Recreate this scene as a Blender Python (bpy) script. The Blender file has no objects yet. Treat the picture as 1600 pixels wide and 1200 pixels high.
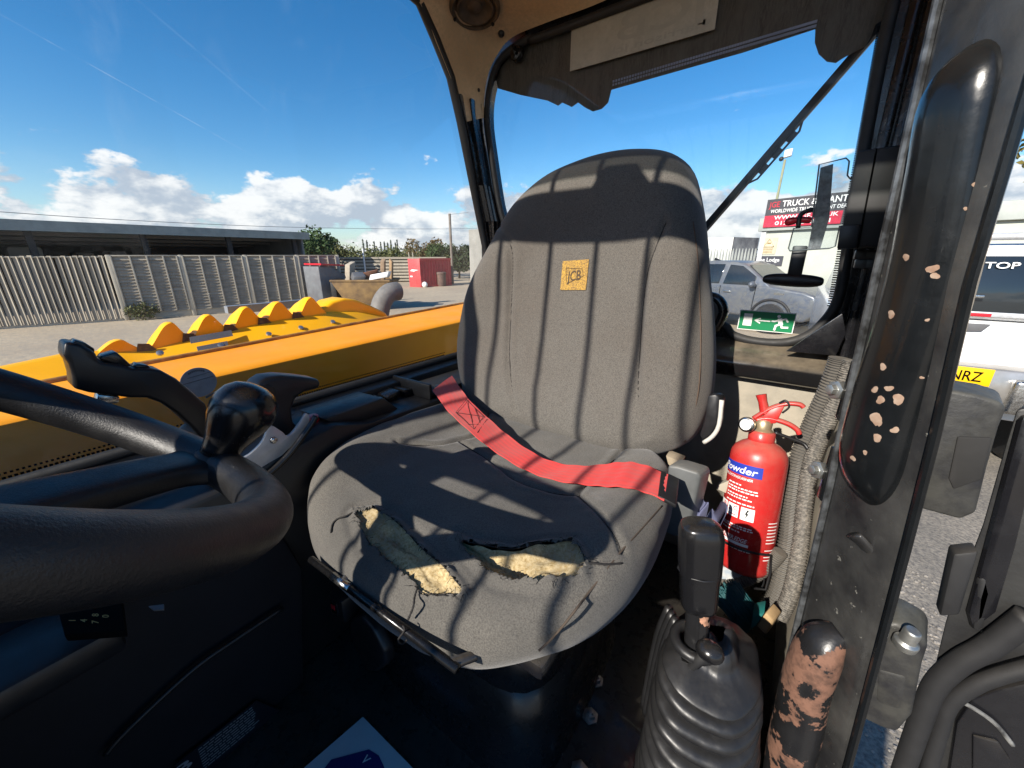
import bpy, bmesh, math, random
from mathutils import Vector as V, Matrix, noise as mnoise
R = math.radians
sc = bpy.context.scene
col = sc.collection
random.seed(7)
ZO = 1.95                      # eye height above the yard; coordinates below are given from the eye, ZO is added on linking

# ------------------------------------------------------------------ camera
PITCH, AZ, FPX = R(18.5), R(35.4), 603.0
CF = V((-math.sin(AZ)*math.cos(PITCH), math.cos(AZ)*math.cos(PITCH), -math.sin(PITCH)))
CR = V((math.cos(AZ), math.sin(AZ), 0.0))
CU = CR.cross(CF)
cd = bpy.data.cameras.new('camera'); cam = bpy.data.objects.new('camera', cd); col.objects.link(cam)
cd.sensor_width = 36.0; cd.lens = 36.0*FPX/1600.0; cd.clip_start = 0.01; cd.clip_end = 3000
cam.matrix_world = Matrix(((CR.x, CU.x, -CF.x, 0), (CR.y, CU.y, -CF.y, 0), (CR.z, CU.z, -CF.z, ZO), (0, 0, 0, 1)))
sc.camera = cam

# ------------------------------------------------------------------ light
SUN_EL, SUN_AZ = R(31.0), R(9.5)                 # light travels towards +Y, a little towards +X
SDIR = V((math.sin(SUN_AZ)*math.cos(SUN_EL), math.cos(SUN_AZ)*math.cos(SUN_EL), -math.sin(SUN_EL)))
sl = bpy.data.lights.new('sun', 'SUN'); sun = bpy.data.objects.new('sun', sl); col.objects.link(sun)
sl.energy = 3.8; sl.angle = R(0.53); sl.color = (1.0, 0.93, 0.83)
sun.rotation_euler = SDIR.to_track_quat('-Z', 'Y').to_euler(); sun.location = (0, -5, 12)

def ray(u, v): return CF + CR*((u-800)/FPX) + CU*((600-v)/FPX)
world = bpy.data.worlds.new('World'); sc.world = world; world.use_nodes = True
def nd(nt, t, **k):
    n = nt.nodes.new(t)
    for a, b in k.items():
        setattr(n, a, b)
    return n
def build_world():
    nt = world.node_tree; nt.nodes.clear(); L = nt.links.new
    def mth(op, a, b=None, c=None, clamp=False):
        n = nd(nt, 'ShaderNodeMath', operation=op, use_clamp=clamp)
        for i, x in enumerate((a, b, c)):
            if x is None: continue
            if isinstance(x, (int, float)): n.inputs[i].default_value = x
            else: L(x, n.inputs[i])
        return n.outputs[0]
    def maprange(x, a, b, c=0.0, d=1.0, smooth=True):
        n = nd(nt, 'ShaderNodeMapRange', interpolation_type='SMOOTHSTEP' if smooth else 'LINEAR')
        L(x, n.inputs[0])
        for i, q in enumerate((a, b, c, d)): n.inputs[i+1].default_value = q
        return n.outputs[0]
    out = nd(nt, 'ShaderNodeOutputWorld'); bg = nd(nt, 'ShaderNodeBackground'); bg.inputs[1].default_value = 0.10
    sky = nd(nt, 'ShaderNodeTexSky', sky_type='NISHITA', sun_disc=False)
    sky.sun_elevation = SUN_EL; sky.sun_rotation = R(180.0) + SUN_AZ
    sky.air_density = 1.0; sky.dust_density = 0.35; sky.ozone_density = 3.0
    tc = nd(nt, 'ShaderNodeTexCoord'); sep = nd(nt, 'ShaderNodeSeparateXYZ'); L(tc.outputs['Generated'], sep.inputs[0])
    x, y, z = sep.outputs
    hs = nd(nt, 'ShaderNodeHueSaturation'); hs.inputs['Saturation'].default_value = 1.36; hs.inputs['Value'].default_value = 0.78; L(sky.outputs[0], hs.inputs['Color'])
    # cumulus: noise over the direction, flattened towards the horizon
    zz = mth('MULTIPLY', z, 2.0)
    comb = nd(nt, 'ShaderNodeCombineXYZ'); L(x, comb.inputs[0]); L(y, comb.inputs[1]); L(zz, comb.inputs[2])
    def fbm(vec, scale, detail, rough, dist=0.0):
        n = nd(nt, 'ShaderNodeTexNoise', noise_dimensions='3D'); n.inputs['Scale'].default_value = scale
        n.inputs['Detail'].default_value = detail; n.inputs['Roughness'].default_value = rough; n.inputs['Distortion'].default_value = dist
        L(vec, n.inputs['Vector']); return n.outputs['Fac']
    def shift(vec, v):
        n = nd(nt, 'ShaderNodeVectorMath', operation='ADD'); L(vec, n.inputs[0]); n.inputs[1].default_value = v; return n.outputs[0]
    base = shift(comb.outputs[0], (5.61, 2.33, 0.7))
    n1 = fbm(base, 7.0, 10, 0.58); n2 = fbm(shift(base, (0.0, -0.02, 0.045)), 7.0, 6, 0.55)
    band = maprange(z, 0.07, 0.22, 0.135, -0.20)
    d1 = mth('ADD', n1, band)
    m = maprange(d1, 0.50, 0.565)
    lit = maprange(mth('SUBTRACT', n1, n2), -0.09, 0.10)
    # thin high streaks
    st = nd(nt, 'ShaderNodeMapping'); L(tc.outputs['Generated'], st.inputs[0]); st.inputs['Rotation'].default_value = (0.3, 0.5, 0.7); st.inputs['Scale'].default_value = (1.2, 7.0, 3.0)
    wisp = maprange(fbm(st.outputs[0], 2.2, 6, 0.6, 0.6), 0.55, 0.85, 0.0, 0.10)
    wisp = mth('MULTIPLY', wisp, maprange(z, 0.0, 0.35, 0.6, 1.0))
    ccol = nd(nt, 'ShaderNodeMix', data_type='RGBA'); L(lit, ccol.inputs['Factor'])
    ccol.inputs[6].default_value = (2.5, 2.85, 3.35, 1); ccol.inputs[7].default_value = (5.0, 5.0, 5.0, 1)
    # milky air close to the horizon
    hz = maprange(z, 0.0, 0.20, 0.28, 0.0)
    mixh = nd(nt, 'ShaderNodeMix', data_type='RGBA'); L(hz, mixh.inputs['Factor']); L(hs.outputs[0], mixh.inputs[6]); mixh.inputs[7].default_value = (2.2, 3.2, 4.5, 1)
    mixw = nd(nt, 'ShaderNodeMix', data_type='RGBA'); L(wisp, mixw.inputs['Factor']); L(mixh.outputs[2], mixw.inputs[6]); mixw.inputs[7].default_value = (3.2, 3.8, 4.6, 1)
    mixc = nd(nt, 'ShaderNodeMix', data_type='RGBA'); L(mth('MULTIPLY', m, 0.93), mixc.inputs['Factor']); L(mixw.outputs[2], mixc.inputs[6]); L(ccol.outputs[2], mixc.inputs[7])
    # two fading vapour trails, fixed in the sky
    cur = mixc.outputs[2]
    for (p, q, wd, amt) in (((0, 22), (368, 228), 0.0016, 0.30), ((215, 0), (412, 168), 0.0026, 0.16), ((1130, 150), (1262, 128), 0.0022, 0.18)):
        a, b = ray(*p).normalized(), ray(*q).normalized(); nv = a.cross(b).normalized(); mid = (a+b).normalized()
        d1_ = nd(nt, 'ShaderNodeVectorMath', operation='DOT_PRODUCT'); L(tc.outputs['Generated'], d1_.inputs[0]); d1_.inputs[1].default_value = nv
        d2_ = nd(nt, 'ShaderNodeVectorMath', operation='DOT_PRODUCT'); L(tc.outputs['Generated'], d2_.inputs[0]); d2_.inputs[1].default_value = mid
        ln = maprange(mth('ABSOLUTE', d1_.outputs['Value']), 0.0, wd, 1.0, 0.0); le = maprange(d2_.outputs['Value'], mid.dot(a)-0.01, mid.dot(a)+0.03, 0.0, 1.0)
        f_ = mth('MULTIPLY', mth('MULTIPLY', ln, le), mth('MULTIPLY', maprange(fbm(tc.outputs['Generated'], 30.0, 4, 0.6), 0.3, 0.6), amt))
        mt = nd(nt, 'ShaderNodeMix', data_type='RGBA'); L(f_, mt.inputs['Factor']); L(cur, mt.inputs[6]); mt.inputs[7].default_value = (5.0, 5.2, 5.4, 1); cur = mt.outputs[2]
    L(cur, bg.inputs[0]); L(bg.outputs[0], out.inputs[0])
build_world()
vs = sc.view_settings; vs.view_transform = 'Standard'; vs.look = 'None'; vs.exposure = 1.06; vs.gamma = 1.0; vs.use_curve_mapping = False
sc.cycles.use_denoising = True; sc.cycles.max_bounces = 8; sc.cycles.transparent_max_bounces = 32
sc.cycles.diffuse_bounces = 4; sc.cycles.glossy_bounces = 4; sc.cycles.caustics_reflective = False; sc.cycles.caustics_refractive = False
sc.cycles.sample_clamp_indirect = 6.0

# ------------------------------------------------------------------ helpers
def at(u, v, x=None, y=None, z=None):            # point of the place where a sight line meets a plane at known x, y or z
    d = ray(u, v)
    t = x/d.x if x is not None else (y/d.y if y is not None else z/d.z)
    return d*t
def sm(a, b, x):
    t = max(0.0, min(1.0, (x-a)/(b-a))); return t*t*(3-2*t)
def lerp(a, b, t): return a+(b-a)*t
def cat(pts, n, closed=False):                    # Catmull-Rom resample
    P = [V(p) for p in pts]; out = []; m = len(P) if closed else len(P)-1
    for k in range(n):
        t = k/(n if closed else n-1)*m; i = min(int(t), m-1); f = t-i
        g = (lambda j: P[j % len(P)]) if closed else (lambda j: P[max(0, min(len(P)-1, j))])
        a, b, c, d = g(i-1), g(i), g(i+1), g(i+2)
        out.append(0.5*((2*b)+(c-a)*f+(2*a-5*b+4*c-d)*f*f+(3*b-a-3*c+d)*f**3))
    return out
class MB:
    def __init__(s): s.v = []; s.f = []
    def add(s, vs_, fs):
        o = len(s.v); s.v += [V(p) for p in vs_]; s.f += [tuple(i+o for i in f) for f in fs]; return s
    def obox(s, c, a, b, d):
        c, a, b, d = V(c), V(a), V(b), V(d)
        return s.add([c-a-b-d, c+a-b-d, c+a+b-d, c-a+b-d, c-a-b+d, c+a-b+d, c+a+b+d, c-a+b+d],
                     [(0, 3, 2, 1), (4, 5, 6, 7), (0, 1, 5, 4), (1, 2, 6, 5), (2, 3, 7, 6), (3, 0, 4, 7)])
    def box(s, x0, y0, z0, x1, y1, z1):
        return s.obox(((x0+x1)/2, (y0+y1)/2, (z0+z1)/2), ((x1-x0)/2, 0, 0), (0, (y1-y0)/2, 0), (0, 0, (z1-z0)/2))
    def tube(s, pts, rad, seg=12, closed=False, up=None, ry=None, cap=True):
        P = [V(p) for p in pts]; n = len(P); rad = rad if isinstance(rad, (list, tuple)) else [rad]*n
        ry = ry if ry is not None else rad; ry = ry if isinstance(ry, (list, tuple)) else [ry]*n
        vs_, fs = [], []; nrm = V(up) if up else None
        for i in range(n):
            a = P[(i-1) % n] if (closed or i > 0) else P[i]; b = P[(i+1) % n] if (closed or i < n-1) else P[i]
            t = (b-a).normalized()
            if nrm is None:
                nrm = V((0, 0, 1)) if abs(t.z) < 0.9 else V((1, 0, 0))
            q = (V(up) if up else nrm); q = q-t*q.dot(t)
            if q.length < 1e-6: q = t.orthogonal()
            nrm = q.normalized(); w = t.cross(nrm)
            for k in range(seg):
                h = 2*math.pi*k/seg; vs_.append(P[i]+nrm*(rad[i]*math.cos(h))+w*(ry[i]*math.sin(h)))
        m = n if closed else n-1
        for i in range(m):
            for k in range(seg):
                j = (i+1) % n; fs.append((i*seg+k, i*seg+(k+1) % seg, j*seg+(k+1) % seg, j*seg+k))
        if cap and not closed:
            fs.append(tuple(range(seg-1, -1, -1))); fs.append(tuple((n-1)*seg+k for k in range(seg)))
        return s.add(vs_, fs)
    def lathe(s, prof, o, axis=(0, 0, 1), seg=32):
        o, ax = V(o), V(axis).normalized(); e = ax.orthogonal().normalized(); w = ax.cross(e); vs_, fs = [], []
        for r, h in prof:
            for k in range(seg):
                a = 2*math.pi*k/seg; vs_.append(o+ax*h+(e*math.cos(a)+w*math.sin(a))*max(r, 1e-5))
        for i in range(len(prof)-1):
            for k in range(seg): fs.append((i*seg+k, i*seg+(k+1) % seg, (i+1)*seg+(k+1) % seg, (i+1)*seg+k))
        fs.append(tuple(range(seg-1, -1, -1))); fs.append(tuple((len(prof)-1)*seg+k for k in range(seg)))
        return s.add(vs_, fs)
    def prism(s, poly, vec):
        P = [V(p) for p in poly]; n = len(P); vec = V(vec)
        fs = [tuple(range(n-1, -1, -1)), tuple(range(n, 2*n))]+[(i, (i+1) % n, n+(i+1) % n, n+i) for i in range(n)]
        return s.add(P+[p+vec for p in P], fs)
    def grid(s, fn, nu, nv, closeu=False):
        vs_ = [fn(i/(nu if closeu else nu-1), j/(nv-1)) for j in range(nv) for i in range(nu)]; fs = []
        for j in range(nv-1):
            for i in range(nu if closeu else nu-1):
                k = (i+1) % nu; fs.append((j*nu+i, j*nu+k, (j+1)*nu+k, (j+1)*nu+i))
        return s.add(vs_, fs)
    def ball(s, c, r, sx=1, sy=1, sz=1, seg=20, rings=12):
        c = V(c); vs_ = []; fs = []
        for j in range(rings+1):
            p = math.pi*j/rings
            for i in range(seg):
                a = 2*math.pi*i/seg
                vs_.append(c+V((r*sx*math.sin(p)*math.cos(a), r*sy*math.sin(p)*math.sin(a), -r*sz*math.cos(p))))
        for j in range(rings):
            for i in range(seg): fs.append((j*seg+i, j*seg+(i+1) % seg, (j+1)*seg+(i+1) % seg, (j+1)*seg+i))
        return s.add(vs_, fs)
    def sheet(s, poly, th, nrm):                    # flat polygon given a small thickness along nrm
        return s.prism(poly, V(nrm).normalized()*th)
def link(o, parent=None):
    col.objects.link(o)
    if parent is not None: o.parent = parent
    return o
def mesh_of(name, mb, origin, bevel=0.0, bseg=2, smooth=40, recalc=True, weld=0.0):
    me = bpy.data.meshes.new(name); me.from_pydata([p-origin for p in mb.v], [], mb.f)
    if bevel or recalc or weld:
        bm = bmesh.new(); bm.from_mesh(me)
        if weld: bmesh.ops.remove_doubles(bm, verts=bm.verts, dist=weld)
        if recalc: bmesh.ops.recalc_face_normals(bm, faces=bm.faces)
        if bevel:
            es = [e for e in bm.edges if len(e.link_faces) == 2 and e.calc_face_angle(0) > R(28)]
            if es: bmesh.ops.bevel(bm, geom=es, offset=bevel, segments=bseg, profile=0.5, affect='EDGES', clamp_overlap=True)
        bm.to_mesh(me); bm.free()
    me.shade_smooth()
    if smooth < 180: me.set_sharp_from_angle(angle=R(smooth))
    return me
ORG = {}
def tag(o, label=None, category=None, group=None, kind=None):
    for k, x in (('label', label), ('category', category), ('group', group), ('kind', kind)):
        if x: o[k] = x
    return o
def T(name, loc, label, category, group=None, kind=None, parent=None):
    o = bpy.data.objects.new(name, None); o.empty_display_size = 0.05; link(o); o.location = V(loc)+V((0, 0, ZO)); ORG[o.name] = V(loc)
    return tag(o, label, category, group, kind)
def P(parent, name, mb, mat, bevel=0.0, label=None, kind=None, **k):
    og = ORG[parent.name]; me = mesh_of(name, mb, og, bevel, **k)
    if mat: me.materials.append(mat)
    o = bpy.data.objects.new(name, me); link(o, parent); ORG[o.name] = og
    return tag(o, label, None, None, kind)
def S(name, mb, mat, label=None, category=None, group=None, kind=None, bevel=0.0, loc=None, **k):   # a thing that is one mesh
    if loc is None:
        loc = V((sum(p.x for p in mb.v)/len(mb.v), sum(p.y for p in mb.v)/len(mb.v), min(p.z for p in mb.v)))
    loc = V(loc); me = mesh_of(name, mb, loc, bevel, **k); me.materials.append(mat)
    o = bpy.data.objects.new(name, me); link(o); o.location = loc+V((0, 0, ZO)); ORG[o.name] = loc
    return tag(o, label, category, group, kind)
# ------------------------------------------------------------------ lettering
_TX = {}
def prep_text(strings):
    tmp = []
    for t in strings:
        cu = bpy.data.curves.new('t', 'FONT'); cu.body = t; cu.size = 1.0; cu.resolution_u = 3; cu.fill_mode = 'FRONT'; cu.offset = 0.012
        o = bpy.data.objects.new('t', cu); col.objects.link(o); tmp.append((t, o))
    dg = bpy.context.evaluated_depsgraph_get()
    for t, o in tmp:
        me = bpy.data.meshes.new_from_object(o.evaluated_get(dg)); _TX[t] = ([p.co.copy() for p in me.vertices], [tuple(p.vertices) for p in me.polygons])
        bpy.data.meshes.remove(me); cu = o.data; bpy.data.objects.remove(o); bpy.data.curves.remove(cu)
def text(mb, t, org, ex, ey, h, w=None, warp=None):   # letters h high along ey, run along ex from org; w squeezes to a width
    vs_, fs = _TX[t]; x1 = max(p.x for p in vs_); x0 = min(p.x for p in vs_); ex, ey, org = V(ex).normalized(), V(ey).normalized(), V(org)
    k = h/0.72; kx = k if w is None else w/(x1-x0)
    f = warp or (lambda a, b: org+ex*a+ey*b)
    return mb.add([f((p.x-x0)*kx, p.y*k) for p in vs_], fs)
# ------------------------------------------------------------------ materials
def mat(name, c, rough=0.5, metal=0.0, c2=None, var=0.5, vs=8.0, vdet=6, bump=0.0, bs=60.0, spec=0.5, dust=0.0, dustc=(0.30, 0.26, 0.20), rvar=0.0,
        speck=None, specks=400.0, chips=None, chipc=(0.30, 0.15, 0.09), chipt=0.66, chipsc=18.0, coat=0.0, sheen=0.0, stretch=None, orand=0.0):
    m = bpy.data.materials.new(name); m.use_nodes = True; nt = m.node_tree; L = nt.links.new
    b = nt.nodes['Principled BSDF']; b.inputs['Roughness'].default_value = rough; b.inputs['Metallic'].default_value = metal
    b.inputs['Specular IOR Level'].default_value = spec; b.inputs['Coat Weight'].default_value = coat; b.inputs['Sheen Weight'].default_value = sheen
    tc = nd(nt, 'ShaderNodeTexCoord'); vec = tc.outputs['Object']
    if stretch:
        mp = nd(nt, 'ShaderNodeMapping'); L(vec, mp.inputs[0]); mp.inputs['Scale'].default_value = stretch; vec = mp.outputs[0]
    def nz(scale, det=6.0, rg=0.6, v=vec):
        n = nd(nt, 'ShaderNodeTexNoise'); n.inputs['Scale'].default_value = scale; n.inputs['Detail'].default_value = det; n.inputs['Roughness'].default_value = rg
        L(v, n.inputs['Vector']); return n.outputs['Fac']
    def rng(x, a, b2, c_=0.0, d_=1.0):
        n = nd(nt, 'ShaderNodeMapRange'); L(x, n.inputs[0])
        for i, q in enumerate((a, b2, c_, d_)): n.inputs[i+1].default_value = q
        return n.outputs[0]
    def mix(f, a, b2):
        n = nd(nt, 'ShaderNodeMix', data_type='RGBA')
        if isinstance(f, float): n.inputs[0].default_value = f
        else: L(f, n.inputs[0])
        for i, q in ((6, a), (7, b2)):
            if isinstance(q, tuple): n.inputs[i].default_value = (*q[:3], 1)
            else: L(q, n.inputs[i])
        return n.outputs[2]
    def mul(a, b2):
        n = nd(nt, 'ShaderNodeMath', operation='MULTIPLY')
        for i, q in enumerate((a, b2)):
            if isinstance(q, (int, float)): n.inputs[i].default_value = q
            else: L(q, n.inputs[i])
        return n.outputs[0]
    c2 = c2 or tuple(x*(1-0.45*var) for x in c)
    cur = mix(rng(nz(vs, vdet), 0.35, 0.65), c, c2)
    if speck:
        cur = mix(rng(nz(specks, 3.0, 0.7), 0.40, 0.68), cur, speck)
    if orand:                                      # boards weathered one by one
        oi = nd(nt, 'ShaderNodeObjectInfo'); cur = mix(rng(oi.outputs['Random'], 0.0, 1.0, 0.0, orand), cur, tuple(q*0.45 for q in c))
    rg = None
    if rvar: rg = rng(nz(vs*2.3, 5), 0.3, 0.7, max(0.02, rough-rvar), min(1.0, rough+rvar))
    if dust:
        ge = nd(nt, 'ShaderNodeNewGeometry'); sp = nd(nt, 'ShaderNodeSeparateXYZ'); L(ge.outputs['Normal'], sp.inputs[0])
        fac = mul(mul(rng(sp.outputs[2], 0.1, 0.95), rng(nz(vs*1.7, 8, 0.7), 0.3, 0.7, 0.25, 1.0)), dust)
        cur = mix(fac, cur, dustc)
        rg2 = nd(nt, 'ShaderNodeMix'); L(fac, rg2.inputs[0]); rg2.inputs[3].default_value = 0.9
        if rg: L(rg, rg2.inputs[2])
        else: rg2.inputs[2].default_value = rough
        rg = rg2.outputs[0]
    if chips:
        cf = mul(rng(nz(chipsc, 8, 0.62), chipt, chipt+0.015), chips)
        cur = mix(cf, cur, mix(rng(nz(chipsc*4, 4), 0.4, 0.6), chipc, tuple(min(1, q*2.0) for q in chipc)))
        r3 = nd(nt, 'ShaderNodeMix'); L(cf, r3.inputs[0]); r3.inputs[3].default_value = 0.85
        if rg: L(rg, r3.inputs[2])
        else: r3.inputs[2].default_value = rough
        rg = r3.outputs[0]
    L(cur, b.inputs['Base Color'])
    if rg: L(rg, b.inputs['Roughness'])
    if bump:
        bn = nd(nt, 'ShaderNodeBump'); bn.inputs['Strength'].default_value = min(1.0, bump); bn.inputs['Distance'].default_value = 0.25/bs
        L(nz(bs, 4, 0.65), bn.inputs['Height']); L(bn.outputs[0], b.inputs['Normal'])
    return m
def glass(name, tint=(0.95, 0.97, 0.96), dirt=0.05, dsc=6.0, refl=1.0, dcol=(0.75, 0.72, 0.68), low=None, front=None, grime=0.0):
    m = bpy.data.materials.new(name); m.use_nodes = True; nt = m.node_tree; nt.nodes.clear(); L = nt.links.new
    out = nd(nt, 'ShaderNodeOutputMaterial'); tr = nd(nt, 'ShaderNodeBsdfTransparent'); tr.inputs[0].default_value = (*tint, 1)
    gl = nd(nt, 'ShaderNodeBsdfGlossy'); gl.inputs['Roughness'].default_value = 0.02; gl.inputs[0].default_value = (1, 1, 1, 1)
    fr = nd(nt, 'ShaderNodeFresnel'); fr.inputs[0].default_value = 1.25
    k = nd(nt, 'ShaderNodeMath', operation='MULTIPLY'); L(fr.outputs[0], k.inputs[0]); k.inputs[1].default_value = refl
    mx = nd(nt, 'ShaderNodeMixShader'); L(k.outputs[0], mx.inputs[0]); L(tr.outputs[0], mx.inputs[1]); L(gl.outputs[0], mx.inputs[2])
    tc = nd(nt, 'ShaderNodeTexCoord'); n1 = nd(nt, 'ShaderNodeTexNoise'); n1.inputs['Scale'].default_value = dsc; n1.inputs['Detail'].default_value = 9; n1.inputs['Roughness'].default_value = 0.7; L(tc.outputs['Object'], n1.inputs[0])
    mr = nd(nt, 'ShaderNodeMapRange'); L(n1.outputs['Fac'], mr.inputs[0]); mr.inputs[1].default_value = 0.42; mr.inputs[2].default_value = 0.75; mr.inputs[3].default_value = dirt*0.3; mr.inputs[4].default_value = dirt*1.6
    dirtf = mr.outputs[0]
    if low:                                        # grime that has settled towards the foot of the pane
        sp = nd(nt, 'ShaderNodeSeparateXYZ'); L(tc.outputs['Object'], sp.inputs[0])
        g = nd(nt, 'ShaderNodeMapRange', interpolation_type='SMOOTHSTEP'); L(sp.outputs[2], g.inputs[0]); g.inputs[1].default_value = low[1]; g.inputs[2].default_value = low[0]; g.inputs[3].default_value = 0.0; g.inputs[4].default_value = grime
        gf = g.outputs[0]
        if front:
            h = nd(nt, 'ShaderNodeMapRange', interpolation_type='SMOOTHSTEP'); L(sp.outputs[1], h.inputs[0]); h.inputs[1].default_value = front[1]; h.inputs[2].default_value = front[0]; h.inputs[3].default_value = 0.12; h.inputs[4].default_value = 1.0
            k2 = nd(nt, 'ShaderNodeMath', operation='MULTIPLY'); L(gf, k2.inputs[0]); L(h.outputs[0], k2.inputs[1]); gf = k2.outputs[0]
        n3 = nd(nt, 'ShaderNodeTexNoise'); n3.inputs['Scale'].default_value = 9.0; n3.inputs['Detail'].default_value = 10; n3.inputs['Roughness'].default_value = 0.65; n3.inputs['Distortion'].default_value = 1.2; L(tc.outputs['Object'], n3.inputs[0])
        r3 = nd(nt, 'ShaderNodeMapRange'); L(n3.outputs['Fac'], r3.inputs[0]); r3.inputs[1].default_value = 0.35; r3.inputs[2].default_value = 0.65; r3.inputs[3].default_value = 0.35; r3.inputs[4].default_value = 1.0
        k3 = nd(nt, 'ShaderNodeMath', operation='MULTIPLY'); L(gf, k3.inputs[0]); L(r3.outputs[0], k3.inputs[1])
        k4 = nd(nt, 'ShaderNodeMath', operation='ADD', use_clamp=True); L(k3.outputs[0], k4.inputs[0]); L(dirtf, k4.inputs[1]); dirtf = k4.outputs[0]
    df = nd(nt, 'ShaderNodeBsdfDiffuse'); df.inputs[0].default_value = (*dcol, 1); tl = nd(nt, 'ShaderNodeBsdfTranslucent'); tl.inputs[0].default_value = (*dcol, 1)
    dd = nd(nt, 'ShaderNodeMixShader'); dd.inputs[0].default_value = 0.5; L(df.outputs[0], dd.inputs[1]); L(tl.outputs[0], dd.inputs[2])
    m2 = nd(nt, 'ShaderNodeMixShader'); L(dirtf, m2.inputs[0]); L(mx.outputs[0], m2.inputs[1]); L(dd.outputs[0], m2.inputs[2]); L(m2.outputs[0], out.inputs[0])
    return m
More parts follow.
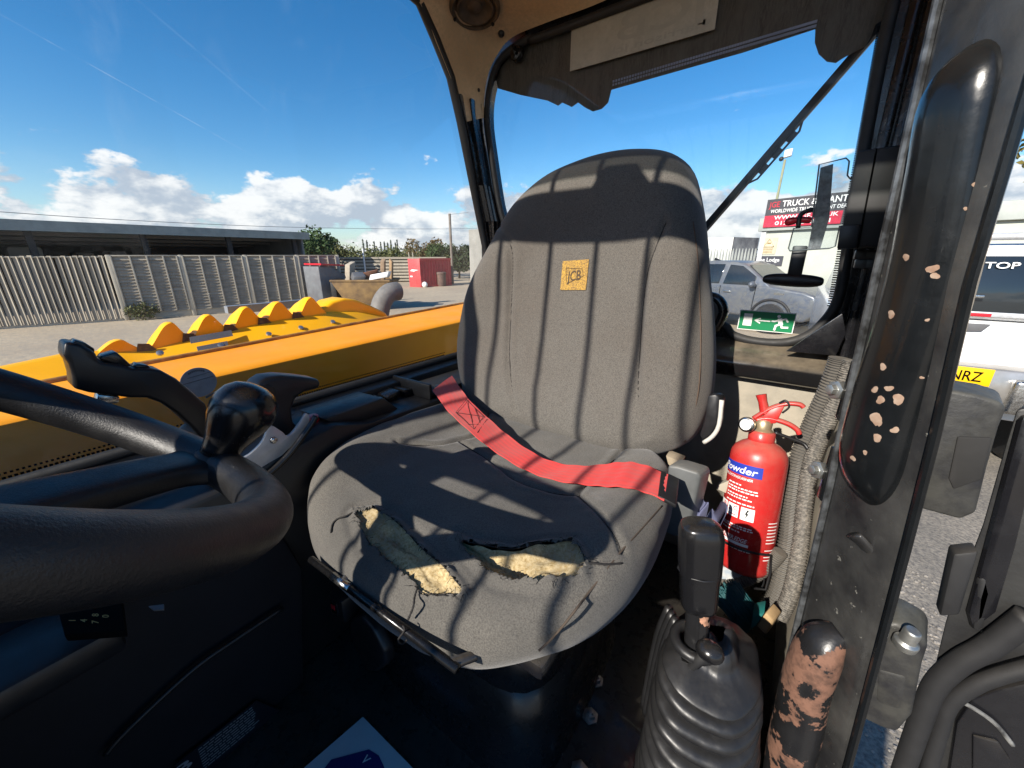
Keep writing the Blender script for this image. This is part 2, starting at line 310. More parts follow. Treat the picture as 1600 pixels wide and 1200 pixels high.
M = dict(
 black=mat('black_plastic', (0.012, 0.012, 0.013), 0.42, bump=0.25, bs=900, var=0.4, vs=30, rvar=0.08),
 blacksoft=mat('black_rubber', (0.016, 0.016, 0.017), 0.62, bump=0.2, bs=500, var=0.4, vs=20, rvar=0.08, dust=0.10),
 wheel=mat('steering_wheel_rubber', (0.012, 0.012, 0.013), 0.40, bump=1.0, bs=520, var=0.3, vs=15, rvar=0.1),
 knob=mat('glossy_black_knob', (0.008, 0.008, 0.009), 0.22, var=0.3, vs=50, rvar=0.08, dust=0.05),
 boot=mat('gaiter_rubber', (0.014, 0.014, 0.015), 0.40, bump=0.12, bs=300, var=0.5, vs=30, rvar=0.12, dust=0.06, dustc=(0.13, 0.12, 0.10)),
 paint=mat('black_paint', (0.010, 0.010, 0.012), 0.25, var=0.5, vs=20, rvar=0.12, bump=0.06, bs=150, dust=0.15, coat=0.3),
 post=mat('worn_black_post_paint', (0.008, 0.009, 0.010), 0.22, var=0.6, vs=25, rvar=0.08, bump=0.08, bs=140, dust=0.02, coat=0.12, spec=0.35),
 postplate=mat('scuffed_post_plate', (0.014, 0.014, 0.015), 0.34, c2=(0.050, 0.049, 0.046), vs=14, vdet=11, rvar=0.14, bump=0.2, bs=140, dust=0.05, coat=0.15, chips=0.7, chipt=0.665, chipsc=60.0, chipc=(0.11, 0.105, 0.09)),
 rustrail=mat('black_paint_worn_to_rust', (0.013, 0.013, 0.014), 0.35, var=0.5, vs=20, rvar=0.1, bump=0.2, bs=120, chips=1.0, chipt=0.485, chipsc=20.0, chipc=(0.085, 0.042, 0.027)),
 chip=mat('rust_primer_chip', (0.33, 0.24, 0.175), 0.85, c2=(0.24, 0.145, 0.095), vs=150),
 fabric=mat('seat_cloth', (0.150, 0.139, 0.121), 0.95, c2=(0.098, 0.093, 0.084), vs=5, vdet=10, bump=1.0, bs=620, spec=0.12, sheen=0.2, speck=(0.062, 0.058, 0.053), specks=560),
 fabricd=mat('seat_cloth_back', (0.138, 0.129, 0.115), 0.95, c2=(0.115, 0.100, 0.085), vs=3, vdet=10, bump=1.0, bs=620, spec=0.12, sheen=0.2, speck=(0.060, 0.056, 0.051), specks=560),
 seam=mat('dark_seam_thread', (0.022, 0.020, 0.019), 0.9, vs=200),
 foam=mat('exposed_seat_foam', (0.53, 0.42, 0.235), 0.95, c2=(0.32, 0.27, 0.18), vs=26, bump=0.9, bs=180, spec=0.1, speck=(0.28, 0.20, 0.09), specks=220),
 belt=mat('faded_red_webbing', (0.56, 0.035, 0.035), 0.85, c2=(0.50, 0.075, 0.065), vs=9, vdet=9, bump=0.5, bs=600, spec=0.2, stretch=(1, 1, 1), sheen=0.2),
 beltfade=mat('sun_bleached_webbing', (0.60, 0.17, 0.13), 0.9, c2=(0.52, 0.11, 0.09), vs=30, bump=0.5, bs=600, spec=0.2),
 grey=mat('grey_plastic', (0.11, 0.115, 0.115), 0.5, vs=30, bump=0.1, bs=600, dust=0.25),
 red=mat('red_plastic', (0.55, 0.02, 0.035), 0.35, vs=30),
 ext=mat('extinguisher_red', (0.50, 0.014, 0.016), 0.28, c2=(0.42, 0.022, 0.020), vs=11, vdet=10, rvar=0.12, dust=0.5, dustc=(0.42, 0.25, 0.18), coat=0.25, speck=(0.44, 0.035, 0.03), specks=60),
 silver=mat('silver_trim', (0.58, 0.59, 0.60), 0.38, metal=0.25, vs=30, rvar=0.1),
 chrome=mat('worn_chrome', (0.62, 0.62, 0.60), 0.25, metal=1.0, c2=(0.35, 0.34, 0.32), vs=60, rvar=0.12),
 zinc=mat('zinc_bolt', (0.50, 0.50, 0.47), 0.42, metal=0.9, vs=90),
 lining=mat('beige_headlining', (0.82, 0.64, 0.44), 0.95, c2=(0.66, 0.48, 0.30), vs=6, vdet=10, bump=0.25, bs=700, spec=0.1, speck=(0.62, 0.48, 0.32), specks=120),
 panel=mat('dusty_grey_panel', (0.42, 0.37, 0.29), 0.75, c2=(0.26, 0.235, 0.19), vs=9, bump=0.15, bs=90, chips=1.0, chipt=0.68, chipsc=25.0, chipc=(0.05, 0.045, 0.04)),
 hose=mat('grey_corrugated_hose', (0.085, 0.080, 0.072), 0.5, vs=25, dust=0.3, dustc=(0.36, 0.31, 0.24)),
 yellow=mat('machine_yellow', (0.95, 0.34, 0.002), 0.40, c2=(0.90, 0.29, 0.002), vs=4, vdet=10, rvar=0.1, dust=0.30, dustc=(0.85, 0.40, 0.05), spec=0.12, chips=0.6, chipt=0.70, chipsc=14.0, chipc=(0.30, 0.13, 0.02)),
 yellow2=mat('bonnet_yellow', (0.95, 0.47, 0.003), 0.38, c2=(0.90, 0.42, 0.003), vs=4, rvar=0.1, spec=0.2, dust=0.08, dustc=(0.6, 0.3, 0.08), chips=0.5, chipt=0.71, chipsc=16.0, chipc=(0.3, 0.14, 0.02)),
 mesh=mat('dirty_vent_mesh', (0.10, 0.065, 0.02), 0.9, c2=(0.035, 0.028, 0.02), vs=90, bump=0.8, bs=160),
 stripe=mat('grey_stripe', (0.115, 0.115, 0.12), 0.6),
 white=mat('white_paint', (0.74, 0.74, 0.72), 0.5, var=0.2, vs=3),
 whitetx=mat('white_print', (0.80, 0.80, 0.78), 0.6, var=0.05),
 green=mat('sign_green', (0.006, 0.20, 0.075), 0.4, var=0.1),
 dark=mat('dark_void', (0.004, 0.004, 0.004), 0.9, spec=0.05),
 wood=mat('weathered_boards', (0.52, 0.46, 0.36), 0.9, c2=(0.38, 0.335, 0.265), vs=2.5, vdet=9, bump=0.5, bs=30, stretch=(9, 9, 1.0), orand=0.75),
 wood2=mat('weathered_lap_panel', (0.38, 0.335, 0.27), 0.95, c2=(0.25, 0.22, 0.175), vs=1.6, vdet=9, bump=0.5, bs=30, stretch=(1, 1, 6)),
 batten=mat('weathered_batten', (0.40, 0.365, 0.30), 0.95, vs=3),
 conc=mat('concrete_post', (0.52, 0.47, 0.37), 0.95, c2=(0.42, 0.38, 0.31), vs=3, bump=0.4, bs=60),
 yard=mat('yard_concrete', (0.46, 0.37, 0.25), 0.95, c2=(0.34, 0.27, 0.19), vs=0.35, vdet=12, bump=0.5, bs=9, speck=(0.30, 0.255, 0.195), specks=6),
 gravel=mat('gravel_tarmac', (0.30, 0.265, 0.215), 0.95, c2=(0.20, 0.18, 0.15), vs=2.0, vdet=12, bump=1.0, bs=38, speck=(0.09, 0.085, 0.08), specks=42),
)
G = dict(side=glass('side_window_glass', (0.99, 0.995, 0.995), 0.006, 5.0, 0.6, low=(0.62, 1.02), front=(-0.22, 0.22), grime=0.04), rear=glass('rear_window_glass', (0.985, 0.99, 0.99), 0.010, 8.0, 0.7, low=(0.74, 1.06), grime=0.09), clear=glass('clear_acrylic', (0.90, 0.93, 0.94), 0.05, 20.0, 1.0),
         roof=glass('roof_glass', (0.93, 0.95, 0.94), 0.01, 8.0, 0.8), car=mat('car_glass', (0.015, 0.02, 0.024), 0.06, var=0.2, spec=0.8))
prep_text(['JCB', 'EMERGENCY', 'JGE', 'TRUCK & PLANT LTD', 'WORLDWIDE TRUCK & PLANT DEALERS', 'WWW.JGE.CO.UK', '01206 218 121', 'The Lodge', 'NRZ', 'TOP', 'Powder', 'FIRE EXTINGUISHER', 'COMMANDER', 'EDGE', 'A', 'B', 'C', '1', '4', '7', '8', '0', 'V', 'harrison jcb', 'Reception', '\u2192', 'COMMANDER.EDGE'])
# ------------------------------------------------------------------ the cab
cab = T('telehandler_cab', (-0.4, 0.3, -0.95), 'black steel machine cab with beige headlining around a worn driver seat', 'machine cab')
def pick(fn, u, v, n=120):                       # nearest point of a surface fn(a,b) to a sight line
    d = ray(u, v).normalized(); best = None
    for i in range(n+1):
        for j in range(n+1):
            p = fn(i/n, j/n); e = (p-d*p.dot(d)).length
            if best is None or e < best[0]: best = (e, i/n, j/n, p)
    return best[1:]
# floor and lower walls
P(cab, 'floor_pan', MB().box(-0.86, -0.75, -0.86, 0.14, 1.10, -0.80), M['paint'], 0.004)
for u, v in ((931, 1064), (869, 1168), (905, 1205), (922, 1120)):
    P(cab, 'floor_bolt', MB().lathe([(0, 0), (0.015, 0), (0.015, 0.004), (0.010, 0.004), (0.010, 0.012), (0.006, 0.012), (0.006, 0.017), (0, 0.017)], at(u, v, z=-0.799), (0, 0, 1), 6), M['zinc'], 0.0008)
P(cab, 'door_sill', MB().box(0.06, -0.7, -0.80, 0.15, 0.40, -0.74), M['post'], 0.01)
P(cab, 'lower_rear_panel', MB().box(-0.80, 1.02, -0.80, 0.10, 1.04, -0.262), M['panel'], 0.004, label='dusty pale panel behind the extinguisher')
P(cab, 'lower_side_panel', MB().box(-0.870, -0.72, -0.80, -0.862, 1.10, -0.315), M['blacksoft'], 0.002)
P(cab, 'wheel_arch_panel', MB().prism([(0.108, 0.50, -0.80), (0.100, 0.50, -0.26), (0.100, 1.02, -0.20), (0.108, 1.02, -0.80)], (0.010, 0, 0)), M['panel'], 0.003, label='scuffed pale panel beside the hoses')
# rear sill, a pressed ledge under the rear window
sill = [(1.06, -0.185), (1.00, -0.215), (0.985, -0.222), (0.978, -0.232), (0.985, -0.262), (0.995, -0.268), (1.06, -0.268)]
P(cab, 'rear_sill', MB().prism([(-0.80, y, z) for y, z in sill], (0.895, 0, 0)), mat('glossy_sill_paint', (0.012, 0.012, 0.013), 0.22, vs=14, rvar=0.1, dust=0.55, dustc=(0.36, 0.29, 0.20), coat=0.4), 0.004, smooth=60)
P(cab, 'sill_gusset', MB().prism([at(1228, 549, y=0.985), at(1316, 490, y=0.985), at(1322, 520, y=0.985), at(1306, 556, y=0.985)], (0, 0.006, 0)), M['paint'], 0.001)
# rear window: ring frame, seal, pane
wl = [(792, 366), (781, 320), (770, 250), (762, 185), (767, 135), (785, 92), (830, 60)]
win = [at(u, v, y=1.05) for u, v in wl]+[V((-0.66, 1.05, 0.535)), V((-0.35, 1.05, 0.537)), V((-0.05, 1.05, 0.537)), V((0.02, 1.05, 0.52)), V((0.045, 1.05, 0.47))]
win += [at(u, v, y=1.05) for u, v in [(1376, 90), (1350, 230), (1330, 350), (1316, 440), (1306, 476), (1288, 502), (1262, 524), (1225, 535), (1180, 533), (1145, 523), (1128, 508)]]
win += [V((-0.20, 1.05, -0.185)), V((-0.5, 1.05, -0.185)), V((-0.76, 1.05, -0.18)), V((-0.80, 1.05, -0.12)), V((-0.805, 1.05, 0.0))]
loop = cat(win, 110, True); cx, cz = -0.38, 0.17
outer = []
for p in loop:
    a = V((p.x-cx, 0, p.z-cz)); k = min(0.52/max(1e-6, abs(a.x)) if a.x > 0 else 0.49/max(1e-6, abs(a.x)), 0.46/max(1e-6, abs(a.z))); outer.append(V((cx+a.x*k, 1.05, cz+a.z*k)))
mb = MB(); n = len(loop)
mb.add(loop+outer+[p+V((0, 0.03, 0)) for p in loop]+[p+V((0, 0.03, 0)) for p in outer],
       [q for i in range(n) for j in [(i+1) % n] for q in [(i, j, n+j, n+i), (2*n+i, 3*n+i, 3*n+j, 2*n+j), (i, 2*n+i, 2*n+j, j), (n+i, n+j, 3*n+j, 3*n+i)]])
rwf = P(cab, 'rear_window_frame', mb, M['paint'], smooth=50)
P(cab, 'rear_window_seal', MB().tube([p+V((0, -0.004, 0)) for p in loop], 0.010, 8, True), M['blacksoft'], smooth=180)
pane = P(cab, 'rear_window_pane', MB().box(cx-0.48, 1.056, cz-0.43, cx+0.52, 1.061, cz+0.43), G['rear'], recalc=True)
# ceramic band along the head of the pane, with the lobes round latch and wiper motor
band = [at(u, v, y=1.064) for u, v in [(778, 138), (812, 148), (855, 157), (872, 165), (878, 160), (893, 167), (903, 160), (914, 168), (926, 174), (940, 170), (950, 160), (955, 140), (1040, 116), (1160, 82), (1274, 45), (1273, 66), (1279, 84), (1292, 96), (1306, 98), (1318, 90), (1352, 72), (1362, 55), (1368, 38), (1384, 28), (1400, -60), (1300, -90), (900, -40), (790, 40), (770, 100)]]
bandm = mat('dusty_black_band', (0.055, 0.053, 0.050), 0.75, c2=(0.12, 0.116, 0.108), vs=9, vdet=12, speck=(0.13, 0.125, 0.115), specks=90, stretch=(5, 1, 0.8))
P(pane, 'ceramic_band', MB().sheet(band, 0.002, (0, 1, 0)), bandm, smooth=20)
mb = MB()
for k in range(74):                                 # dotted fade below the band
    t = k/73; p = at(lerp(958, 1272, t), lerp(137, 47, t), y=1.063)
    for r in range(2):
        c = p+V((0.0, 0, 0.006+r*0.007)); mb.obox(c, (0.0022, 0, 0), (0, 0.0006, 0), (0, 0, 0.0022))
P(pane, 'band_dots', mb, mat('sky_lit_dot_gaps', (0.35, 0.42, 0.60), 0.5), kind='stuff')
mb = MB()
for k in range(120):                                 # frit dots up the right edge of the pane
    t = k/119; p = at(lerp(1383, 1302, t**1.0), lerp(40, 478, t), y=1.063)+V((-0.004, 0, 0))
    mb.obox(p, (0.006, 0, 0), (0, 0.0006, 0), (0, 0, 0.0013))
P(pane, 'edge_frit', mb, M['dark'], kind='stuff')
# paper strip stuck to the glass, print shows through mirrored
stk = [at(890, 43, y=1.052), at(895, 110, y=1.052), at(1115, 45, y=1.052)]
x0, x1, z0, z1 = -0.566, -0.232, 0.443, 0.534
st = P(pane, 'window_sticker', MB().box(x0, 1.0505, z0, x1, 1.0525, z1), mat('sticker_paper_back', (0.50, 0.49, 0.43), 0.8, c2=(0.42, 0.41, 0.36), vs=12, speck=(0.40, 0.39, 0.34), specks=90), label='pale sticker at the top of the rear window')
mb = MB(); text(mb, 'JCB', (x1-0.008, 1.0500, z0+0.030), (-1, 0, 0), (0, 0, 1), 0.052, 0.205); text(mb, 'harrison jcb', (x1-0.02, 1.0500, z0+0.009), (-1, 0, 0), (0, 0, 1), 0.014, 0.215)
P(st, 'ghost_lettering', mb, mat('faint_show_through_print', (0.45, 0.44, 0.39), 0.8), recalc=False)
# bolt and latch on the pane
c = at(808, 84, y=1.045); mb = MB().lathe([(0.0, -0.012), (0.016, -0.010), (0.020, 0.0), (0.020, 0.004)], c, (0, 1, 0), 20); mb.obox(c+V((0.002, -0.016, 0.004)), (0.003, 0, 0.002), (0, 0.004, 0), (-0.005, 0, 0.010))
P(cab, 'window_hinge_knob', mb, M['knob'], 0.001)
lp = [at(u, v, y=1.02) for u, v in [(1096, 466), (1112, 465), (1124, 472), (1129, 486), (1124, 500), (1117, 512), (1108, 518), (1096, 520)]]
P(cab, 'window_latch', MB().tube(cat(lp, 24), 0.013, 10), M['paint'], smooth=180)
P(cab, 'latch_plate', MB().tube(cat([p+V((-0.012, -0.006, 0)) for p in lp[1:-1]], 20), 0.007, 8), M['grey'], smooth=180)
# escape sign
ex0, ex1, ez0, ez1 = -0.092, 0.016, -0.166, -0.121
sg = P(cab, 'exit_sign', MB().box(ex0, 1.0495, ez0, ex1, 1.0510, ez1), M['whitetx'], label='small green running man exit sign on the rear glass')
P(sg, 'green_field', MB().box(ex0+0.0018, 1.0488, ez0+0.0018, ex1-0.0018, 1.0494, ez1-0.0018), M['green'])
def SP(a, b): return V((ex0+a*(ex1-ex0), 1.0484, ez0+b*(ez1-ez0)))
mb = MB()
def flat(pts): mb.sheet([SP(a, b) for a, b in pts], 0.0003, (0, -1, 0))
flat([(0.09, 0.22), (0.25, 0.22), (0.25, 0.84), (0.09, 0.84)])
flat([(0.29, 0.52), (0.40, 0.68), (0.41, 0.62), (0.35, 0.555), (0.58, 0.555), (0.58, 0.495), (0.35, 0.495), (0.41, 0.42), (0.40, 0.36)])
LK = [0]
def limb(pts, w):
    for (a, b), (c_, d_) in zip(pts, pts[1:]):
        A_, B_ = SP(a, b), SP(c_, d_); t = (B_-A_).normalized(); q = V((-t.z, 0, t.x))*w
        LK[0] += 1; o_ = V((0, -0.00012*LK[0], 0)); mb.sheet([A_-q-t*w*0.5+o_, B_-q+t*w*0.5+o_, B_+q+t*w*0.5+o_, A_+q-t*w*0.5+o_], 0.0003, (0, -1, 0))
limb([(0.74, 0.66), (0.77, 0.42)], 0.0042); limb([(0.76, 0.62), (0.84, 0.70), (0.88, 0.56)], 0.0017); limb([(0.73, 0.62), (0.66, 0.54), (0.61, 0.55)], 0.0017)
limb([(0.77, 0.44), (0.80, 0.27), (0.90, 0.28)], 0.0021); limb([(0.76, 0.42), (0.69, 0.33), (0.68, 0.12)], 0.0021)
mb.lathe([(0.0, 0), (0.0034, 0), (0.0034, 0.0003), (0, 0.0003)], SP(0.715, 0.80), (0, -1, 0), 14)
P(sg, 'running_figure', mb, M['whitetx'])
# rear wiper outside the glass
w0, w1 = at(1092, 368, y=1.085), at(1388, 26, y=1.085); d = (w1-w0).normalized(); q = V((-d.z, 0, d.x))
wp = P(cab, 'rear_wiper', MB().obox((w0+w1)/2, d*((w1-w0).length/2), q*0.0085, (0, 0.006, 0)), M['black'], 0.002)
P(wp, 'wiper_rubber', MB().obox((w0+w1)/2+V((0, -0.010, 0))-q*0.004, d*((w1-w0).length/2-0.004), q*0.003, (0, 0.004, 0)), M['blacksoft'])
mb = MB(); a0, a1 = w0+(w1-w0)*0.30-q*0.016, w0+(w1-w0)*0.62-q*0.016; mb.tube([a0+q*0.012, a0+d*0.02, a1-d*0.02, a1+q*0.012], 0.0022, 6)
for k in range(3):
    p = a0+(a1-a0)*(0.28+0.24*k); mb.obox(p+q*0.006, d*0.010, q*0.007, (0, 0.003, 0))
P(wp, 'wiper_link', mb, M['black'])
# right-hand side window
gy = [at(u, v, x=-0.85) for u, v in [(650, 0), (676, 60), (700, 120), (716, 190), (728, 250), (746, 340), (758, 400)]]
gp = [V((-0.852, -0.72, -0.30)), V((-0.852, 0.90, -0.30)), V((-0.852, 0.985, -0.22))]+[V((-0.852, p.y, p.z)) for p in reversed(gy)]+[V((-0.852, 0.60, 0.60)), V((-0.852, -0.55, 0.60)), V((-0.852, -0.72, 0.45))]
sp_ = P(cab, 'side_window_pane', MB().prism(gp, (-0.005, 0, 0)), G['side'], smooth=20)
mb = MB()
for k in range(170):
    y = -0.10+k*0.0055
    for r in range(2): mb.obox((-0.8505, y+0.003*r, -0.296+0.007*r), (0.0004, 0, 0), (0, 0.0018-0.0004*r, 0), (0, 0, 0.0018-0.0004*r))
P(sp_, 'edge_frit', mb, M['dark'], kind='stuff')
P(cab, 'side_window_seal', MB().tube([V((-0.846, -0.72, -0.308)), V((-0.846, 0.89, -0.308)), V((-0.846, 0.975, -0.25))]+[V((-0.846, p.y+0.006, p.z)) for p in reversed(gy)]+[V((-0.846, 0.60, 0.60)), V((-0.846, -0.6, 0.60))], 0.012, 8), M['blacksoft'], smooth=180)
P(cab, 'side_sill', MB().prism([(-0.862, -0.72, -0.31), (-0.80, -0.72, -0.315), (-0.795, -0.72, -0.345), (-0.862, -0.72, -0.36)], (0, 1.72, 0)), M['black'], 0.003)
# round disc holder stuck to the side glass
dc = at(310, 597, x=-0.846); mb = MB().lathe([(0, 0), (0.0255, 0), (0.027, 0.0015), (0.027, 0.003), (0, 0.003)], dc, (1, 0, 0), 36)
dh = P(sp_, 'disc_holder', mb, mat('grey_disc_back', (0.34, 0.36, 0.39), 0.6, vs=60), label='grey round disc holder on the side glass')
mb = MB(); 
for k in range(9):
    a = R(60+k*7.5); mb.obox(dc+V((0.0033, 0.022*math.cos(a), 0.022*math.sin(a))), (0.0004, 0, 0), (0, 0.0009, 0), (0, 0, 0.0016))
mb.obox(dc+V((0.0033, 0.0, 0.004)), (0.0004, 0, 0), (0, 0.023, 0.002), (0, 0, 0.0004)); mb.obox(dc+V((0.0033, 0.003, 0.013)), (0.0004, 0, 0), (0, 0.018, 0.002), (0, 0, 0.0003))
P(dh, 'disc_print', mb, M['stripe'])
mb = MB().obox(dc+V((0.002, 0.012, -0.028)), (0.001, 0, 0), (0, 0.008, 0.0025), (0, 0, 0.002)); P(dh, 'holder_tab', mb, M['grey'])
# rear right corner post, ribbed
A = cat([V((-0.842, p.y+0.012, p.z)) for p in gy], 40)
B = cat([p+V((-0.012, -0.008, 0)) for p in win[:5][::-1]]+[V((-0.80, 1.042, 0.02)), V((-0.80, 1.042, -0.25))], 40)
A = A+[V((-0.842, 0.99, -0.30))]; B = B+[V((-0.80, 1.042, -0.30))]
def colr(n):
    prof = [(0.0, 0.0), (0.14, 0.014), (0.20, 0.004), (0.42, 0.004), (0.48, 0.016), (0.62, 0.016), (0.68, 0.002), (0.84, 0.004), (0.9, 0.012), (1.0, 0.0)]
    return prof
zs = [0.415, 0.38, 0.35, 0.3, 0.2, 0.1, 0.0, -0.1, -0.2, -0.30]
def ptz(C, z):
    for p, q in zip(C, C[1:]):
        if (p.z-z)*(q.z-z) <= 0 and abs(p.z-q.z) > 1e-6: return p+(q-p)*((p.z-z)/(p.z-q.z))
    return C[0] if abs(C[0].z-z) < abs(C[-1].z-z) else C[-1]
pr_ = colr(0); mb = MB(); inn = V((0.7, -0.7, 0))
rows = []
for z in zs:
    a, b = ptz(A, z), ptz(B, z); a = V((a.x, a.y, z)); b = V((b.x, b.y, z)); rows.append([a+(b-a)*t+inn*o for t, o in pr_])
mb.add([p for r_ in rows for p in r_], [(j*10+i, j*10+i+1, (j+1)*10+i+1, (j+1)*10+i) for j in range(len(zs)-1) for i in range(9)])
P(cab, 'rear_corner_post', mb, M['paint'], smooth=30)
# headlining wraps from the corner post into the roof
LA = cat([V((-0.838, p.y+0.006, p.z)) for p in [at(u, v, x=-0.838) for u, v in [(724, 190), (714, 150), (700, 116), (680, 68), (650, -2)]]]+[V((-0.83, 0.66, 0.60)), V((-0.80, 0.40, 0.615)), V((-0.76, 0.12, 0.615))], 60)
LB = cat([at(u, v, y=1.035) for u, v in [(756, 184), (757, 150), (763, 116), (777, 86), (801, 58), (860, 33), (947, 0)]]+[V((-0.25, 1.035, 0.575)), V((0.0, 1.03, 0.58)), V((0.07, 0.9, 0.60))], 60)
def lin(a, b):
    i = a*59; k = min(int(i), 58); f = i-k; p = LA[k].lerp(LA[k+1], f); q = LB[k].lerp(LB[k+1], f)
    o = p.lerp(q, b); s = 4*b*(1-b); return o+V((-0.35, 0.35, 0.15))*(0.10*s*sm(0.0, 0.6, a))
lng = P(cab, 'headlining', MB().grid(lambda u, v: lin(v, u), 30, 60), M['lining'], smooth=180, label='stained beige headlining at the roof corner')
a, b, c = pick(lin, 741, 4, 60); nrm = (lin(a+0.01, b)-c).cross(lin(a, b+0.01)-c).normalized(); nrm = nrm if nrm.dot(c) < 0 else -nrm
spk = P(cab, 'roof_speaker', MB().lathe([(0.062, -0.02), (0.062, 0.010), (0.056, 0.016), (0.052, 0.014), (0.051, 0.006), (0.046, 0.006), (0.045, 0.013), (0.041, 0.013), (0.036, 0.008), (0.024, 0.003), (0.018, 0.003), (0.016, 0.007), (0.008, 0.010), (0.0, 0.011)], c, nrm, 48), mat('speaker_plastic', (0.05, 0.038, 0.028), 0.5, c2=(0.16, 0.11, 0.07), vs=25), label='round loudspeaker set in the headlining')
for k in range(3):
    q = Matrix.Rotation(k*2.09+0.5, 3, nrm) @ nrm.orthogonal().normalized(); P(spk, 'clip', MB().obox(c+q*0.055+nrm*0.016, q*0.003, nrm*0.004, q.cross(nrm)*0.003), M['black'])
for (u, v, r) in ((783, 50, 0.010), (748, 141, 0.005)):
    a, b, c = pick(lin, u, v, 60); P(cab, 'trim_stud', MB().ball(c, r, 0.9, 0.9, 1.0, 14, 8), M['black'], smooth=180)
# roof shell with front cross member, glazed strip, guard bars
P(cab, 'roof_panel', MB().box(-0.87, 0.075, 0.632, 0.12, 1.12, 0.66), M['yellow'], 0.01)
P(cab, 'roof_liner', MB().box(-0.80, 0.078, 0.622, 0.06, 1.0, 0.630), M['lining'])
P(cab, 'roof_cross_member', MB().box(-0.86, -0.145, 0.58, 0.11, -0.025, 0.625), M['paint'], 0.01)
P(cab, 'roof_pane', MB().box(-0.82, -0.02, 0.636, 0.08, 0.07, 0.641), G['roof'])
P(cab, 'roof_shadow_plate', MB().prism([(-0.505, -0.026, 0.60), (-0.375, -0.026, 0.60), (-0.405, 0.055, 0.605), (-0.465, 0.055, 0.605)], (0, 0, 0.01)), M['black'], 0.002)  # unseen plate, added to throw the dark trapezoid on the backrest top
P(cab, 'guard_rail', MB().tube([(-0.88, 0.10, 0.675), (0.10, 0.10, 0.675)], 0.008, 8), M['paint'])
P(cab, 'guard_rail', MB().tube([(-0.88, -0.84, 0.02), (0.24, -0.84, 0.02)], 0.008, 8), M['paint'])
P(cab, 'front_post', MB().tube([(-0.85, -0.02, 0.60), (-0.85, -0.55, 0.60), (-0.86, -0.74, 0.48), (-0.87, -0.80, 0.2), (-0.87, -0.80, -0.8)], 0.022, 12), M['paint'])
P(cab, 'front_post', MB().tube([(0.10, 0.40, 0.61), (0.12, -0.55, 0.61), (0.20, -0.74, 0.48), (0.22, -0.80, 0.2), (0.22, -0.80, -0.8)], 0.022, 12), M['paint'])
P(cab, 'front_panel', MB().box(-0.88, -0.83, -0.86, 0.22, -0.79, 0.0), M['paint'], 0.01)
# rear left post with ridges, black casing, side strip
mb = MB()
for (u0, u1, y) in ((1356, 1376, 1.045), (1380, 1398, 1.02), (1400, 1424, 0.995)):
    a, b = at(u0, 250, y=y), at(u1, 250, y=y)
    mb.prism([(a.x-0.004, y, 0.63), (b.x-0.004, y, 0.63), (b.x+0.028, y, -0.80), (a.x+0.028, y, -0.80)], (0, 0.05, 0))
P(cab, 'rear_left_post', mb, M['paint'], 0.004)
P(cab, 'quarter_panel', MB().prism([(0.092, 0.53, 0.62), (0.092, 1.09, 0.62), (0.115, 1.09, 0.20), (0.115, 0.53, 0.20)], (0.006, 0, 0)), G['side'])
P(cab, 'quarter_lower_panel', MB().prism([(0.10, 0.53, 0.195), (0.10, 1.09, 0.195), (0.118, 1.09, -0.26), (0.118, 0.53, -0.26)], (0.008, 0, 0)), M['paint'], 0.002)
cs = [(1338, 236), (1428, 222), (1390, 386), (1309, 388)]
bx_ = [at(u, v, y=0.88) for u, v in cs]
csg = P(cab, 'black_casing', MB().prism(bx_, (0.02, 0.10, 0)), mat('satin_black_casing', (0.016, 0.016, 0.016), 0.5, vs=25, bump=0.1, bs=500), 0.005)
P(csg, 'casing_lip', MB().prism([at(u, v, y=0.876) for u, v in [(1313, 352), (1345, 350), (1338, 388), (1308, 389)]], (0, 0.006, 0)), M['black'], 0.002)
a, b = at(1370, 232, y=0.877), at(1340, 388, y=0.877); P(csg, 'casing_joint', MB().tube([a, b], 0.0012, 6), M['dark'])
mb = MB()
for i in range(3):
    for j in range(2):
        p = at(1345+14*i, 398+14*j, y=0.97); mb.obox(p, (0.009, 0, 0), (0, 0.01, 0), (0, 0, 0.008))
P(cab, 'relay_block', mb, mat('relay_plastic', (0.06, 0.06, 0.055), 0.4), 0.002)
st_ = [at(u, v, y=0.62) for u, v in [(1412, 388), (1421, 388), (1341, 640), (1329, 640)]]
P(cab, 'edge_trim_strip', MB().prism(st_, (0.004, 0.02, 0)), mat('pale_green_edge', (0.40, 0.47, 0.42), 0.5, c2=(0.22, 0.25, 0.23), vs=30), 0.001)
# ------------------------------------------------------------------ door post with grab rail
def px_line(pts, y): return [at(u, v, y=y) for u, v in pts]
zl = [0.62, 0.30, 0.187, 0.087, -0.018, -0.137, -0.24, -0.462, -0.689, -0.80]
lx = [0.040, 0.048, 0.052, 0.057, 0.062, 0.068, 0.074, 0.083, 0.094, 0.10]
rx = [0.075, 0.088, 0.092, 0.096, 0.101, 0.112, 0.120, 0.136, 0.152, 0.158]
rows = []
for z, xl, xr in zip(zl, lx, rx):
    a, b = V((xl, 0.50, z)), V((xr, 0.42, z)); e = (b-a).normalized(); nn = V((e.y, -e.x, 0))       # nn faces the seat and the eye
    nn = nn if nn.dot(V((-0.6, -0.8, 0))) > 0 else -nn
    rows.append([a+V((0.012, 0.05, 0)), a+nn*0.0, a+e*0.012+nn*0.004, b-e*0.010+nn*0.004, b, b+V((0.002, 0.05, 0))])
P(cab, 'door_post', MB().add([p for r_ in rows for p in r_], [(j*6+i, j*6+(i+1) % 6, (j+1)*6+(i+1) % 6, (j+1)*6+i) for j in range(len(rows)-1) for i in range(6)]), M['postplate'], 0.0015, smooth=35)
